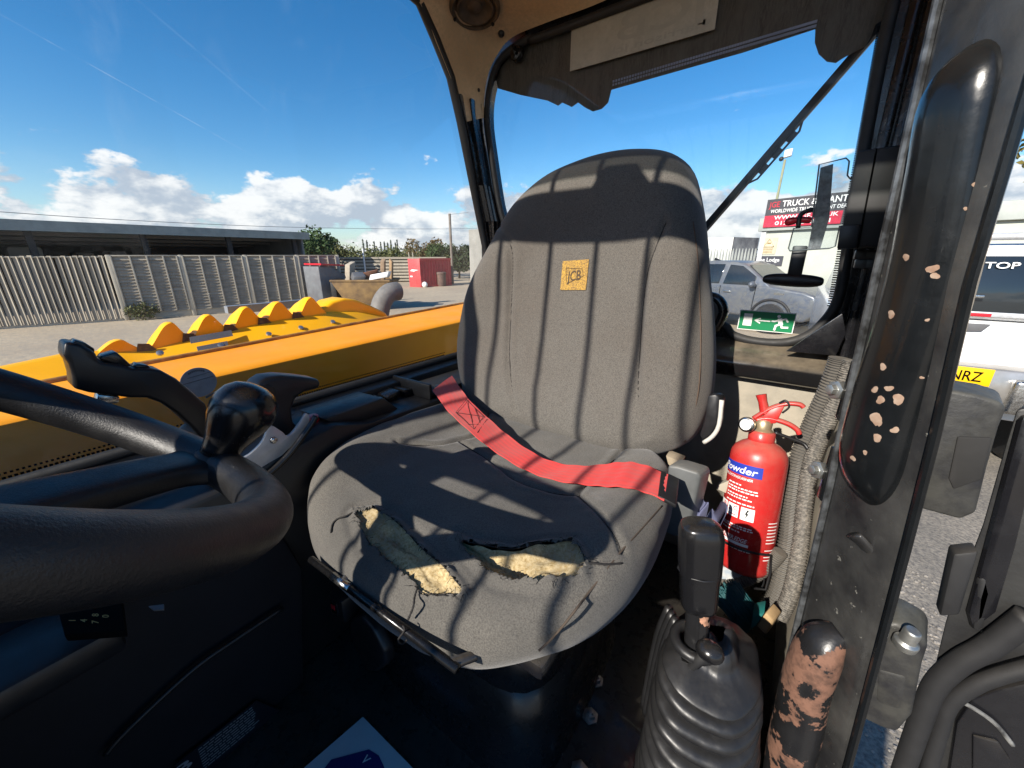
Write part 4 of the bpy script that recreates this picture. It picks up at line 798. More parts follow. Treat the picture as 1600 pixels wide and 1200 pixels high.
# ------------------------------------------------------------------ hand control on the right
gx = -0.72
gpf = [(101, 534), (98, 556), (107, 568), (113, 588), (114, 607), (140, 614), (204, 622), (230, 622), (252, 630), (276, 646), (300, 668), (318, 690), (336, 676), (322, 632), (300, 612), (276, 592), (252, 579), (236, 576), (208, 576), (188, 570), (160, 566), (153, 560), (149, 550), (128, 538)]
grip = T('control_grip', at(318, 700, x=gx)-V((0, 0, 0.06)), 'black hand control grip with thumb buttons in front of the yellow boom', 'control lever')
P(grip, 'grip_body', MB().prism([at(u, v, x=gx+0.018) for u, v in gpf], (-0.044, 0, 0)), mat('matt_grip_plastic', (0.013, 0.013, 0.014), 0.36, vs=40, bump=0.15, bs=700, rvar=0.06), 0.0045, bseg=3)
def gbtn(pts, name, m, h=0.004, w=0.012):
    P(grip, name, MB().prism([at(u, v, x=gx+w) for u, v in pts], (-2*w, 0, 0)), m, 0.0015)
gbtn([(112, 537), (118, 531), (134, 536), (148, 545), (148, 552), (128, 541)], 'thumb_roller', M['knob'])
gbtn([(156, 562), (160, 556), (182, 550), (188, 555), (208, 573), (190, 572)], 'rocker_button', M['knob'])
gbtn([(210, 575), (215, 569), (232, 571), (237, 577)], 'small_button', M['knob'])
P(grip, 'trigger', MB().prism([at(u, v, x=gx+0.010) for u, v in [(153, 616), (188, 620), (186, 630), (156, 633), (149, 631)]], (-0.02, 0, 0)), M['chrome'], 0.002)
P(grip, 'pivot_ball', MB().ball(at(303, 672, x=gx-0.004), 0.018, 1, 1.1, 0.8), M['grey'], smooth=180)
P(grip, 'lever_stem', MB().tube([at(308, 672, x=gx-0.004), at(318, 700, x=gx-0.004)-V((0, 0, 0.06))], 0.011, 12), M['blacksoft'])
# ------------------------------------------------------------------ side console
con = T('side_console', (-0.755, 0.35, -0.80), 'black side console with silver trim, rocker switches and a red button', 'console')
prf = [(-0.02, -0.36), (0.16, -0.352), (0.24, -0.335), (0.36, -0.312), (0.43, -0.335), (0.62, -0.345), (0.96, -0.345), (0.96, -0.80), (-0.02, -0.80)]
P(con, 'console_body', MB().prism([(-0.840, y, z) for y, z in prf], (0.165, 0, 0)), M['black'], 0.008)
def ct(y):
    for (a, za), (b, zb) in zip(prf, prf[1:]):
        if a <= y <= b: return lerp(za, zb, (y-a)/(b-a))
    return -0.345
tr_o = cat([at(u, v, x=-0.678) for u, v in [(362, 727), (401, 744), (451, 702), (476, 676), (484, 655), (478, 646), (468, 662), (451, 681), (440, 674), (422, 666), (410, 690), (390, 710)]], 60, True)
P(con, 'silver_trim', MB().prism(tr_o, (-0.006, 0, 0)), M['silver'], 0.002)
P(con, 'trim_rivet', MB().ball(at(428, 688, x=-0.676), 0.006, 0.5, 1, 1), M['chrome'], smooth=180)
P(con, 'console_rim', MB().tube(cat([at(u, v, x=-0.668) for u, v in [(355, 760), (402, 752), (446, 716), (480, 672), (494, 650)]], 24), 0.0055, 8), M['knob'], smooth=180)
# joystick hand rest on the console
js = [(398, 612), (402, 600), (418, 590), (440, 587), (470, 589), (502, 593), (502, 607), (478, 613), (464, 622), (457, 640), (460, 660), (474, 676), (470, 690), (448, 690), (428, 672), (412, 650), (400, 632)]
joy = P(con, 'joystick', MB().prism([at(u, v, x=-0.735) for u, v in js], (-0.050, 0, 0)), mat('joystick_plastic', (0.016, 0.017, 0.020), 0.42, vs=40, bump=0.1, bs=700), 0.009, bseg=3)
P(joy, 'joystick_cap', MB().prism([at(u, v, x=-0.731) for u, v in [(400, 613), (405, 604), (420, 600), (430, 606), (432, 626), (426, 648), (418, 652), (408, 640)]], (-0.008, 0, 0)), M['black'], 0.003)
rb = at(487, 654, x=-0.735); P(con, 'red_button', MB().lathe([(0, 0), (0.0145, 0), (0.0145, 0.010), (0.0125, 0.0135), (0, 0.0135)], rb-V((0, 0, 0.008)), (0, -0.1, 1), 12), M['red'], 0.001)
y0 = 0.47
P(con, 'switch_panel', MB().prism([at(u, v, x=-0.70) for u, v in [(506, 655), (600, 622), (625, 640), (540, 672)]], (-0.10, 0, -0.004)), M['black'], 0.004)
for k in range(4):
    c = V((-0.775, 0.46+0.050*k, ct(0.46+0.05*k)+0.010)); P(con, 'rocker_switch', MB().obox(c, (0.022, 0, 0), (0, 0.019, 0.001*(-1)**k*3), (0, 0, 0.009)), M['knob'], 0.004)
for k in range(3):
    c = V((-0.81, 0.455+0.055*k, ct(0.46+0.05*k)+0.016)); P(con, 'panel_screw', MB().lathe([(0, 0), (0.006, 0), (0.006, 0.003), (0, 0.004)], c, (0, 0, 1), 12), M['chrome'])
P(con, 'storage_tray', MB().prism([(-0.832, 0.63, -0.33), (-0.695, 0.63, -0.33), (-0.695, 0.94, -0.335), (-0.832, 0.94, -0.335)], (0, 0, -0.01)), mat('tray_mat', (0.022, 0.023, 0.026), 0.55, vs=15, dust=0.2), 0.004)
P(con, 'tray_lip', MB().box(-0.832, 0.617, -0.345, -0.69, 0.627, -0.305), M['black'], 0.003)
P(con, 'kick_panel', MB().prism([(-0.64, -0.55, -0.80), (-0.64, 0.20, -0.80), (-0.64, 0.24, -0.55), (-0.665, 0.22, -0.44), (-0.665, -0.2, -0.40), (-0.64, -0.55, -0.42)], (-0.19, 0, 0)), mat('kick_panel_plastic', (0.010, 0.010, 0.013), 0.7, vs=15, bump=0.1, bs=400, spec=0.3), 0.012)
P(con, 'kick_panel_edge', MB().tube(cat([at(u, v, x=-0.632) for u, v in [(165, 1180), (200, 1140), (302, 1046), (370, 998), (442, 950)]], 20), 0.004, 8), M['black'], smooth=180)
pl = [at(u, v, x=-0.634) for u, v in [(270, 1196), (400, 1094), (440, 1110), (430, 1165), (390, 1205)]]
dp = P(con, 'data_plate', MB().prism(pl, (0.002, 0, 0)), mat('black_data_plate', (0.010, 0.010, 0.016), 0.4), label='black data plate with small white print low on the console')
ey_ = (pl[1]-pl[0]).normalized(); eu_ = V((0, -ey_.z, ey_.y)); mb = MB()
text(mb, 'JCB', pl[0]+V((0.0025, 0, 0))-ey_*0.055-eu_*0.024, ey_, eu_, 0.018, 0.075)
rnd = random.Random(3)
for r_ in range(9):
    o = pl[0]+ey_*0.03-eu_*(0.006+r_*0.0055)+V((0.0026, 0, 0)); x = 0.0
    while x < 0.075:
        w = rnd.uniform(0.003, 0.011); mb.sheet([o+ey_*x, o+ey_*(x+w), o+ey_*(x+w)+eu_*0.0016, o+ey_*x+eu_*0.0016], 0.0002, (1, 0, 0)); x += w+0.0018
P(dp, 'plate_print', mb, mat('dim_white_print', (0.35, 0.35, 0.37), 0.6), recalc=False)
# ------------------------------------------------------------------ instrument stack below the wheel
ins = T('instrument_column', (-0.52, -0.32, -0.80), 'black dashboard column with keypad below the steering wheel', 'dashboard')
P(ins, 'column_body', MB().prism([(-0.80, -0.50, -0.01), (-0.80, -0.32, -0.12), (-0.80, -0.18, -0.36), (-0.80, -0.24, -0.80), (-0.80, -0.78, -0.80), (-0.80, -0.78, 0.0)], (0.50, 0, 0)), M['black'], 0.02, bseg=3)  # unseen cowl, raised to shade the keypad and narrowed to leave the gaiter sunlit
kp = V((-0.585, -0.02, -0.40))
P(ins, 'keypad_arm', MB().obox(kp+V((-0.02, -0.10, -0.02)), (0.05, 0, 0.0), (0, 0.13, 0), (0, 0, 0.018)), M['black'], 0.008)
a0, a1, a2 = at(98, 962, z=-0.37), at(182, 950, z=-0.37), at(178, 985, z=-0.38)
kpad = P(ins, 'keypad', MB().prism([at(u, v, z=-0.37) for u, v in [(88, 945), (190, 935), (196, 985), (100, 992)]], (0, 0, -0.01)), M['dark'], 0.002)
mb = MB()
for t_, u, v in (('1', 118, 970), ('4', 136, 972), ('7', 154, 974), ('8', 154, 963), ('0', 170, 965)):
    p = at(u, v, z=-0.3685); q = at(u, v-6, z=-0.3685); r_ = at(u-6, v, z=-0.3685); text(mb, t_, p, (q-p), (r_-p), 0.0075)
P(kpad, 'keypad_digits', mb, mat('amber_digits', (0.45, 0.27, 0.05), 0.6), recalc=False)
mb = MB().prism([at(u, v, z=-0.42) for u, v in [(232, 947), (256, 944), (256, 952), (240, 953)]], (0, 0, -0.002)); P(ins, 'white_label', mb, mat('dim_label', (0.2, 0.2, 0.2), 0.6))
# ------------------------------------------------------------------ hand lever with rubber gaiter
LB0 = V((-0.012, 0.425, -0.463))
lev = T('gear_lever', (0.0, 0.42, -0.80), 'black hand lever rising from a ribbed rubber gaiter beside the seat', 'lever')
l0, l1 = at(1088, 1004, y=0.405), at(1096, 812, y=0.425)
dv = (l1-l0); P(lev, 'lever_shaft', MB().tube([l0-dv*0.25, l0+dv*0.35], 0.0135, 16), mat('chipped_shaft_paint', (0.014, 0.014, 0.015), 0.25, vs=40, chips=1.0, chipt=0.63, chipsc=40.0, chipc=(0.25, 0.13, 0.08)), smooth=60)
hp = [(0.30, 0.017, 0.016), (0.33, 0.0195, 0.018), (0.55, 0.021, 0.019), (0.60, 0.0225, 0.020), (0.80, 0.0235, 0.021), (0.90, 0.0235, 0.021), (0.955, 0.021, 0.019), (0.985, 0.015, 0.014), (0.997, 0.007, 0.0065), (1.0, 0.0003, 0.0003)]
lx_ = V((0.9, 0.35, 0)).normalized(); ld = dv.normalized(); lx_ = (lx_-ld*lx_.dot(ld)).normalized(); ly_ = ld.cross(lx_)
def lfn(u, v):
    i = v*(len(hp)-1); k = min(int(i), len(hp)-2); f = i-k; t, a, b = (lerp(p, q, f) for p, q in zip(hp[k], hp[k+1])); q = sq(u*2*math.pi, 3.0); return l0+dv*t+lx_*(a*q[0])+ly_*(b*q[1])
mbh = MB().grid(lfn, 32, 34, True)
P(lev, 'lever_handle', mbh, M['knob'], smooth=180)
P(lev, 'handle_groove', MB().tube([l0+dv*0.60+lx_*(0.023*math.cos(a/12*6.283))+ly_*(0.021*math.sin(a/12*6.283)) for a in range(12)], 0.0012, 6, True), M['black'], smooth=180)
# gaiter: stacked ribs below a domed top
BT = at(1105, 1035, y=0.415); bx0 = V((0.012, 0.43, 0))
gpr = [(0.010, -0.428), (0.020, -0.430), (0.028, -0.440), (0.034, -0.452), (0.048, -0.460), (0.060, -0.467), (0.0635, -0.472)]
for k in range(9):
    z_ = -0.474-0.025*k; r_ = 0.063+0.003*k; gpr += [(r_-0.010, z_-0.001), (r_-0.008, z_-0.004), (r_+0.003, z_-0.008), (r_+0.0065, z_-0.014), (r_+0.004, z_-0.020), (r_-0.006, z_-0.0240)]
gpr += [(0.094, -0.715), (0.098, -0.80)]
gpp = cat([V((r, 0, h)) for r, h in gpr], 240)
def gfn(u, v):
    q = gpp[int(round(v*239))]; a = u*2*math.pi; t = sm(-0.80, -0.42, q.z); s = sq(a, 2.6); w = 1+0.03*math.sin(3*a+8*q.z)
    return (lambda nz_: V((bx0.x-0.012*t+(q.x*0.80+nz_)*s[0]*w, bx0.y-0.006*t+(q.x*1.10+nz_)*s[1]*w, q.z+0.005*math.sin(2*a+1)*t+0.5*nz_)))(0.0022*mnoise.noise(V((math.cos(a)*2.2, math.sin(a)*2.2, q.z*26)))+0.0009*mnoise.noise(V((math.cos(a)*7, math.sin(a)*7, q.z*60))))
gt = P(lev, 'rubber_gaiter', MB().grid(gfn, 72, 240, True), M['boot'], smooth=180)
P(lev, 'gaiter_collar', MB().tube([V((l0.x-0.002+0.022*math.cos(k/20*6.283), l0.y+0.022*math.sin(k/20*6.283), -0.440)) for k in range(20)], 0.0065, 8, True), M['boot'], smooth=180)
k0 = at(1082, 1040, y=0.385); k1 = at(1109, 1018, y=0.372)
P(lev, 'lock_stem', MB().tube([k0-V((0.004, -0.01, 0.02)), k0, k1], 0.005, 10), M['blacksoft'], smooth=180)
P(lev, 'lock_knob', MB().ball(k1, 0.0125, 1.15, 1, 0.85), M['knob'], smooth=180)
tp = [at(u, v, y=0.385) for u, v in [(1063, 1030), (1068, 1022), (1074, 1028), (1078, 1022), (1082, 1034), (1092, 1036), (1098, 1044), (1090, 1050), (1074, 1044), (1066, 1040)]]
P(gt, 'gaiter_tear', MB().prism([p+V((0.0, 0.0, 0.004)) for p in tp], (0, 0.004, -0.002)), M['dark'])
fl = [at(u, v, y=0.44) for u, v in [(1052, 950), (1040, 985), (1032, 1020), (1022, 1060), (1010, 1110)]]
for k in range(4): P(lev, 'gaiter_fold', MB().tube(cat([p+V((-0.006*k+0.012, 0.01*k-0.02, -0.004*k)) for p in fl], 14), [0.009*(0.6+0.4*math.sin(i/13*3.14)) for i in range(14)], 8), M['boot'], smooth=180)
# ------------------------------------------------------------------ fire extinguisher
e_b, e_t = at(1159, 886, y=0.71), at(1190, 682, y=0.76); ea = (e_t-e_b).normalized(); eh = (e_t-e_b).length
ext = T('fire_extinguisher', e_b-V((0, 0, 0.01)), 'red powder fire extinguisher standing in a wire bracket beside the seat', 'fire extinguisher')
er = 0.0445
P(ext, 'cylinder', MB().lathe([(0, 0.0), (0.030, 0.0), (0.040, 0.005), (er, 0.014), (er, eh*0.84), (er*0.96, eh*0.885), (er*0.86, eh*0.92), (er*0.66, eh*0.95), (er*0.50, eh*0.965), (0.0205, eh*0.97), (0.0205, eh*1.03), (0.018, eh*1.04), (0, eh*1.04)], e_b, ea, 48), M['ext'], smooth=50)
vw = (-e_b).normalized(); e1 = (vw-ea*vw.dot(ea)).normalized(); e2 = ea.cross(e1)       # e1 to the eye, e2 to the right
e2 = e2 if e2.dot(CR) > 0 else -e2
P(ext, 'valve_body', MB().lathe([(0.016, eh*1.03), (0.017, eh*1.045), (0.013, eh*1.06), (0.014, eh*1.10), (0.011, eh*1.12), (0, eh*1.12)], e_b, ea, 20), mat('brass_valve', (0.55, 0.44, 0.28), 0.4, metal=0.7), smooth=50)
tp_ = e_b+ea*eh*1.08
gg = tp_-e2*0.022+e1*0.012; gu = P(ext, 'pressure_gauge', MB().lathe([(0, 0), (0.012, 0), (0.0135, 0.003), (0.0135, 0.008), (0.011, 0.010), (0, 0.010)], gg, (e1-e2*0.4).normalized(), 24), M['chrome'])
P(gu, 'gauge_face', MB().lathe([(0, 0), (0.0095, 0), (0.0095, 0.0006), (0, 0.0006)], gg+(e1-e2*0.4).normalized()*0.0102, (e1-e2*0.4).normalized(), 20), M['whitetx'])
def ex(a, b, c=0.0): return tp_+e2*a+ea*b+e1*c
P(ext, 'carry_handle', MB().tube(cat([ex(-0.012, 0.008), ex(0.004, 0.014), ex(0.020, 0.013), ex(0.036, 0.009), ex(0.048, 0.002), ex(0.052, -0.005)], 24), [0.0075]*24, 10, up=e1, ry=[0.0045]*24), M['ext'], smooth=180)
P(ext, 'squeeze_lever', MB().tube(cat([ex(-0.016, 0.010), ex(0.0, 0.026), ex(0.013, 0.036), ex(0.030, 0.044), ex(0.046, 0.045), ex(0.052, 0.041)], 24), [0.008]*24, 10, up=e1, ry=[0.0042]*24), M['ext'], smooth=180)
P(ext, 'nozzle', MB().tube([ex(0.0, 0.022), ex(-0.006, 0.042), ex(-0.010, 0.054)], [0.008, 0.007, 0.0085], 10), M['ext'])
P(ext, 'handle_bracket', MB().prism([ex(-0.012, 0.0, 0.007), ex(0.018, 0.008, 0.007), ex(0.026, 0.040, 0.007), ex(0.008, 0.036, 0.007)], e1*-0.014), M['ext'], 0.002)
P(ext, 'safety_pin', MB().tube(cat([ex(0.018, 0.044, 0.009), ex(0.026, 0.050, 0.012), ex(0.032, 0.040, 0.012), ex(0.024, 0.028, 0.010)], 14), 0.0016, 6), M['black'], smooth=180)
def cyl(a, h, o=0.0004): return e_b+ea*h+(e1*math.cos(a)+e2*math.sin(a))*(er+o)
def lab(a0, a1, h0, h1, name, m, par, o=0.0005): return P(par, name, MB().grid(lambda u, v: cyl(lerp(a0, a1, u), lerp(h0, h1, v), o), 14, 2), m, smooth=180, recalc=False)
cylp = [o for o in bpy.data.objects if o.name.startswith('cylinder') and o.parent == ext][0]
lab(-1.5, 0.22, eh*0.735, eh*0.815, 'blue_label', mat('label_blue', (0.02, 0.045, 0.38), 0.4), cylp)
mb = MB()
def et(t, a, h, hh, w): text(mb, t, (0, 0, 0), (1, 0, 0), (0, 1, 0), hh, w, warp=lambda x, y: cyl(a+x/er+y*1.5/er*0.15, h+y, 0.0010))
et('Powder', -1.36, eh*0.750, 0.0125, 0.062); et('FIRE EXTINGUISHER', -1.36, eh*0.705, 0.0045, 0.058); et('COMMANDER.EDGE', -1.52, eh*0.262, 0.0075, 0.068)
for k, (hh, w) in enumerate(((0.66, 0.024), (0.635, 0.045), (0.615, 0.05), (0.585, 0.036), (0.565, 0.040), (0.53, 0.048), (0.365, 0.045), (0.35, 0.05), (0.325, 0.03), (0.20, 0.05))):
    a = -0.98; rnd = random.Random(k)
    while (a+0.98)*er < w:
        d_ = rnd.uniform(0.05, 0.16); mb.grid(lambda u, v: cyl(a+d_*u, eh*hh+0.0022*v, 0.0010), 3, 2); a += d_+0.035
mb.grid(lambda u, v: cyl(lerp(-1.4, 0.1, u), eh*0.235+0.005*v, 0.0010), 12, 2)
for k in range(11): mb.grid(lambda u, v: cyl(lerp(0.68, 1.10, u), eh*(0.16+0.024*k+(0.03 if k > 3 else 0))+0.0016*v, 0.0010), 6, 2)
P(cylp, 'label_print', mb, M['whitetx'], recalc=False, kind='stuff')
for k, a in enumerate((-1.36, -0.85, -0.31)):
    bx2 = lab(a, a+0.46, eh*0.425, eh*0.515, 'pictogram_box', M['whitetx'], cylp, 0.0008)
    mb = MB()
    if k < 2: text(mb, 'BC'[k], (0, 0, 0), (1, 0, 0), (0, 1, 0), 0.008, 0.007, warp=lambda x, y: cyl(a+0.26+x/er, eh*0.475+y, 0.0013))
    if k == 0: mb.add([cyl(a+0.06, eh*0.46, 0.0013), cyl(a+0.18, eh*0.435, 0.0013), cyl(a+0.30, eh*0.46, 0.0013), cyl(a+0.18, eh*0.485, 0.0013)], [(0, 1, 2, 3)])
    if k == 1: mb.grid(lambda u, v: cyl(a+0.05+0.32*u, eh*0.438+0.0014*v, 0.0013), 4, 2); mb.grid(lambda u, v: cyl(a+0.05+0.15*u, eh*0.465+0.002*v, 0.0013), 4, 2)
    if k == 2: mb.add([cyl(a+q, eh*h, 0.0013) for q, h in ((0.22, 0.505), (0.28, 0.505), (0.22, 0.478), (0.28, 0.478), (0.17, 0.438), (0.20, 0.468), (0.15, 0.468))], [(0, 6, 5, 4, 3, 2, 1)])
    P(bx2, 'pictogram', mb, M['black'] if k == 2 else M['red'], recalc=False)
# wire bracket
wb = [cyl(a, 0.035+0.020*math.cos(a*0.5), 0.005) for a in [-1.3+0.13*k for k in range(18)]]+[cyl(1.0, 0.02, 0.005), cyl(0.95, -0.012, 0.004), cyl(0.7, -0.018, -0.01)]
P(ext, 'wire_bracket', MB().tube(wb, 0.0022, 8), M['black'], smooth=180)
P(ext, 'neck_clip', MB().tube(cat([ex(0.018, -0.010, -0.005), ex(0.040, -0.016, -0.01), ex(0.060, -0.022, -0.014), ex(0.068, -0.030, -0.012)], 14), 0.003, 8), M['black'], smooth=180)
# ------------------------------------------------------------------ corrugated hoses
def hose(pts, r, name, label, m, pitch=0.0052):
    C0 = cat(pts, 200); L_ = sum((b-a).length for a, b in zip(C0, C0[1:])); n_ = int(L_/pitch)*4; C1 = cat(pts, n_); rr = [r*(1.0 if k % 4 in (0, 1) else 0.86) for k in range(n_)]
    mb_ = MB().tube(C1, rr, 14); return S(name, mb_, m, label, 'hose', 'hoses running down behind the door post', smooth=25, loc=C1[-1])
hz = [(1314, 560, 0.80), (1296, 610, 0.80), (1270, 665, 0.80), (1249, 720, 0.79), (1238, 790, 0.76), (1232, 850, 0.73), (1218, 920, 0.70), (1200, 962, 0.68)]
hose([at(u, v, y=y) for u, v, y in hz], 0.0165, 'corrugated_hose', 'thick ribbed grey hose nearest the extinguisher', M['hose'])
hose([at(u+18, v+4, y=y-0.02) for u, v, y in hz], 0.0125, 'corrugated_hose', 'thinner ribbed grey hose nearest the door post', mat('braided_hose', (0.07, 0.068, 0.064), 0.55, vs=25, dust=0.3, speck=(0.25, 0.23, 0.2), specks=200), 0.0040)
hose([at(u, v, y=0.70) for u, v in [(1118, 912), (1150, 912), (1180, 900), (1205, 880), (1220, 862)]], 0.011, 'corrugated_hose', 'short ribbed hose curving under the extinguisher', M['hose'], 0.0045)
S('cable_tie', MB().tube([at(1180+10*math.cos(k/16*6.283)+4, 905+16*math.sin(k/16*6.283), y=0.695) for k in range(16)], 0.0014, 5, True), M['black'], 'thin black cable tie on the short hose', 'cable tie')
# ------------------------------------------------------------------ brush, rag, leaflet, hammer
bh = T('hand_brush', at(1196, 985, y=0.60), 'hand brush with dark teal bristles and wooden block behind the lever', 'brush')
b0, b1, b2_, b3 = [at(u, v, y=0.63) for u, v in [(1112, 925), (1150, 912), (1188, 962), (1160, 986)]]
rnd = random.Random(5); mb = MB()
for k in range(260):
    s, t = rnd.random(), rnd.random(); p = b0.lerp(b1, s).lerp(b3.lerp(b2_, s), 0.0)+V((0, rnd.uniform(-0.012, 0.012), 0)); q = b3.lerp(b2_, s)+V((rnd.uniform(-0.004, 0.004), rnd.uniform(-0.012, 0.012), rnd.uniform(-0.003, 0.003))); p = p+V((rnd.uniform(-0.006, 0.006), 0, rnd.uniform(-0.01, 0.006)))
    mb.tube([p, (p+q)/2+V((rnd.uniform(-0.003, 0.003), 0, 0)), q], 0.0011, 4)
P(bh, 'bristles', mb, mat('teal_bristle', (0.008, 0.075, 0.085), 0.6, vs=60), kind='stuff', smooth=180)
wb_ = [at(u, v, y=0.61) for u, v in [(1196, 957), (1209, 972), (1196, 993), (1181, 978)]]; P(bh, 'brush_block', MB().prism(wb_, (0.01, 0.03, 0)), mat('brush_wood', (0.42, 0.29, 0.15), 0.8, c2=(0.33, 0.22, 0.11), vs=60), 0.003)
P(bh, 'block_face', MB().prism([at(u, v, y=0.606) for u, v in [(1176, 962), (1195, 958), (1182, 978), (1172, 986)]], (0.0, 0.03, 0)), mat('teal_paint', (0.01, 0.13, 0.12), 0.6), 0.002)
rg = T('rag', at(1105, 820, y=0.62)-V((0, 0, 0.05)), 'crumpled blue grey rag tucked beside the seat', 'rag')
def rfn(u, v):
    p = at(lerp(1082, 1128, u), lerp(792, 850, v), y=0.62); return p+V((0.004*math.sin(v*9+u*5), 0.03*math.sin(u*7+v*3)+0.012*math.sin(u*19+v*6), 0.004*math.sin(u*11)))
P(rg, 'cloth', MB().grid(rfn, 40, 30), mat('blue_grey_cloth', (0.13, 0.14, 0.24), 0.9, vs=60, bump=0.3, bs=500), smooth=180)
S('torn_card', MB().prism([at(u, v, y=0.72) for u, v in [(1122, 758), (1146, 748), (1150, 764), (1138, 772), (1120, 764)]], (0, 0.02, -0.003)), mat('card_grey', (0.42, 0.38, 0.30), 0.9), 'small scrap of grey card beside the extinguisher', 'card')
S('paper_scrap', MB().prism([at(u, v, y=0.70) for u, v in [(1124, 886), (1165, 888), (1168, 906), (1126, 906)]], (0, 0.03, -0.004)), mat('pale_paper', (0.50, 0.50, 0.48), 0.9, c2=(0.30, 0.36, 0.42), vs=70), 'crumpled pale paper under the extinguisher', 'paper')
lq = [at(u, v, z=-0.792) for u, v in [(567, 1120), (645, 1200), (590, 1300), (440, 1230)]]
lf = T('leaflet', (-0.45, 0.2, -0.798), 'white leaflet with blue and red print lying on the cab floor', 'leaflet')
P(lf, 'sheet', MB().prism(lq, (0, 0, -0.002)), mat('leaflet_paper', (0.62, 0.63, 0.64), 0.6, var=0.2, vs=20))
def lw(a, b): return lq[0].lerp(lq[1], a).lerp(lq[3].lerp(lq[2], a), b)+V((0, 0, 0.0006))
bp = [(0.40, 0.22), (0.55, 0.20), (0.68, 0.26), (0.95, 0.50), (0.9, 0.8), (0.2, 0.8), (0.15, 0.55)]
P(lf, 'blue_emblem', MB().add([lw(*p) for p in bp], [tuple(range(7))]), mat('leaflet_blue', (0.012, 0.02, 0.16), 0.5), recalc=False)
P(lf, 'red_emblem', MB().add([lw(*p)+V((0, 0, 0.0004)) for p in [(0.62, 0.42), (0.72, 0.36), (0.82, 0.46), (0.74, 0.56)]], [(0, 1, 2, 3)]), mat('leaflet_red', (0.5, 0.03, 0.04), 0.5), recalc=False)
P(lf, 'white_band', MB().add([lw(*p)+V((0, 0, 0.0003)) for p in [(0.55, 0.45), (0.70, 0.30), (0.74, 0.34), (0.60, 0.50)]], [(0, 1, 2, 3)]), M['whitetx'], recalc=False)
mb = MB(); text(mb, 'V', lw(0.42, 0.38)+V((0, 0, 0.0006)), lq[1]-lq[0], lq[0]-lq[3], 0.012); P(lf, 'leaflet_letter', mb, M['whitetx'], recalc=False)
hm = T('emergency_hammer', at(1240, 440, y=1.0), 'black and red emergency hammer in a clear holder by the rear window', 'hammer')
P(hm, 'hammer_head', MB().tube(cat([at(u, v, y=1.0) for u, v in [(1192, 436), (1205, 436), (1240, 438), (1274, 440), (1287, 440)]], 20), 0.009, 14, up=(0, 1, 0), ry=[0.004, 0.0065, 0.008, 0.009, 0.010, 0.011, 0.012, 0.0125, 0.013, 0.0132, 0.0132, 0.013, 0.0125, 0.012, 0.011, 0.010, 0.009, 0.008, 0.0065, 0.004]), M['black'], smooth=180)
P(hm, 'hammer_shaft', MB().prism([at(u, v, y=0.995) for u, v in [(1239, 384), (1263, 384), (1252, 434), (1229, 434)]], (0, 0.018, 0)), M['black'], 0.003)
P(hm, 'hammer_grip', MB().tube(cat([at(u, v, y=1.0) for u, v in [(1226, 348), (1246, 344), (1268, 344)]], 12), [0.003, 0.006, 0.0075, 0.0075, 0.007, 0.006, 0.006, 0.006, 0.006, 0.006, 0.006, 0.004], 12), M['red'], smooth=180)
P(hm, 'hanger_loop', MB().tube(cat([at(u, v, y=0.995) for u, v in [(1247, 356), (1250, 338), (1258, 331), (1272, 328), (1276, 340)]], 16), 0.0042, 8), M['black'], smooth=180)
ac = [(1280, 257), (1322, 247), (1327, 252), (1324, 274), (1328, 279), (1340, 277), (1339, 352), (1312, 353), (1305, 385), (1296, 388), (1234, 392), (1232, 388), (1240, 357), (1268, 355)]
P(hm, 'clear_holder', MB().prism([at(u, v, y=0.985) for u, v in ac], (0, 0.004, 0)), G['clear'], recalc=True)
P(hm, 'holder_edge', MB().tube([at(u, v, y=0.986) for u, v in ac], 0.0013, 6, True), mat('acrylic_edge', (0.10, 0.12, 0.13), 0.2))
P(hm, 'foam_strip', MB().prism([at(u, v, y=0.9905) for u, v in [(1282, 262), (1302, 256), (1296, 340), (1282, 388), (1262, 389), (1272, 340)]], (0, 0.003, 0)), mat('dusty_grey_tape', (0.16, 0.17, 0.19), 0.8, c2=(0.28, 0.29, 0.31), vs=40, speck=(0.10, 0.10, 0.11), specks=120))
# ------------------------------------------------------------------ open half door, right edge
door = T('cab_door', (0.22, 0.56, -0.95), 'open black lower half door on its hinges, seen edge on', 'door')
def yp(pts, y): return [at(u, v, y=y) for u, v in pts]
P(door, 'door_frame', MB().prism(yp([(1640, 630), (1588, 640), (1572, 690), (1552, 760), (1535, 820), (1512, 880), (1490, 930), (1476, 975), (1458, 1050), (1438, 1110), (1400, 1205), (1380, 1290), (1700, 1290), (1700, 640)], 0.56), (0.02, 0.045, 0)), mat('dusty_door_black', (0.012, 0.012, 0.013), 0.5, c2=(0.026, 0.026, 0.025), vs=14, vdet=10, bump=0.2, bs=90, dust=0.12), 0.003)
P(door, 'door_stile', MB().prism(yp([(1596, 650), (1640, 650), (1590, 860), (1560, 960), (1520, 990), (1512, 960), (1540, 860)], 0.552), (0, 0.012, 0)), M['paint'], 0.006)
for k, (pts, r) in enumerate((([(1402, 1230), (1440, 1120), (1462, 1070), (1500, 1035), (1545, 1010), (1610, 962)], 0.011), ([(1440, 1240), (1466, 1150), (1484, 1100), (1520, 1072), (1560, 1056), (1620, 1040)], 0.008))):
    P(door, 'door_seal', MB().tube(cat(yp(pts, 0.548), 30), r, 10), M['blacksoft'], smooth=180)
P(door, 'door_inner_panel', MB().prism(yp([(1495, 1130), (1520, 1092), (1560, 1078), (1640, 1060), (1700, 1290), (1470, 1290)], 0.553), (0, 0.01, 0)), M['paint'], 0.003)
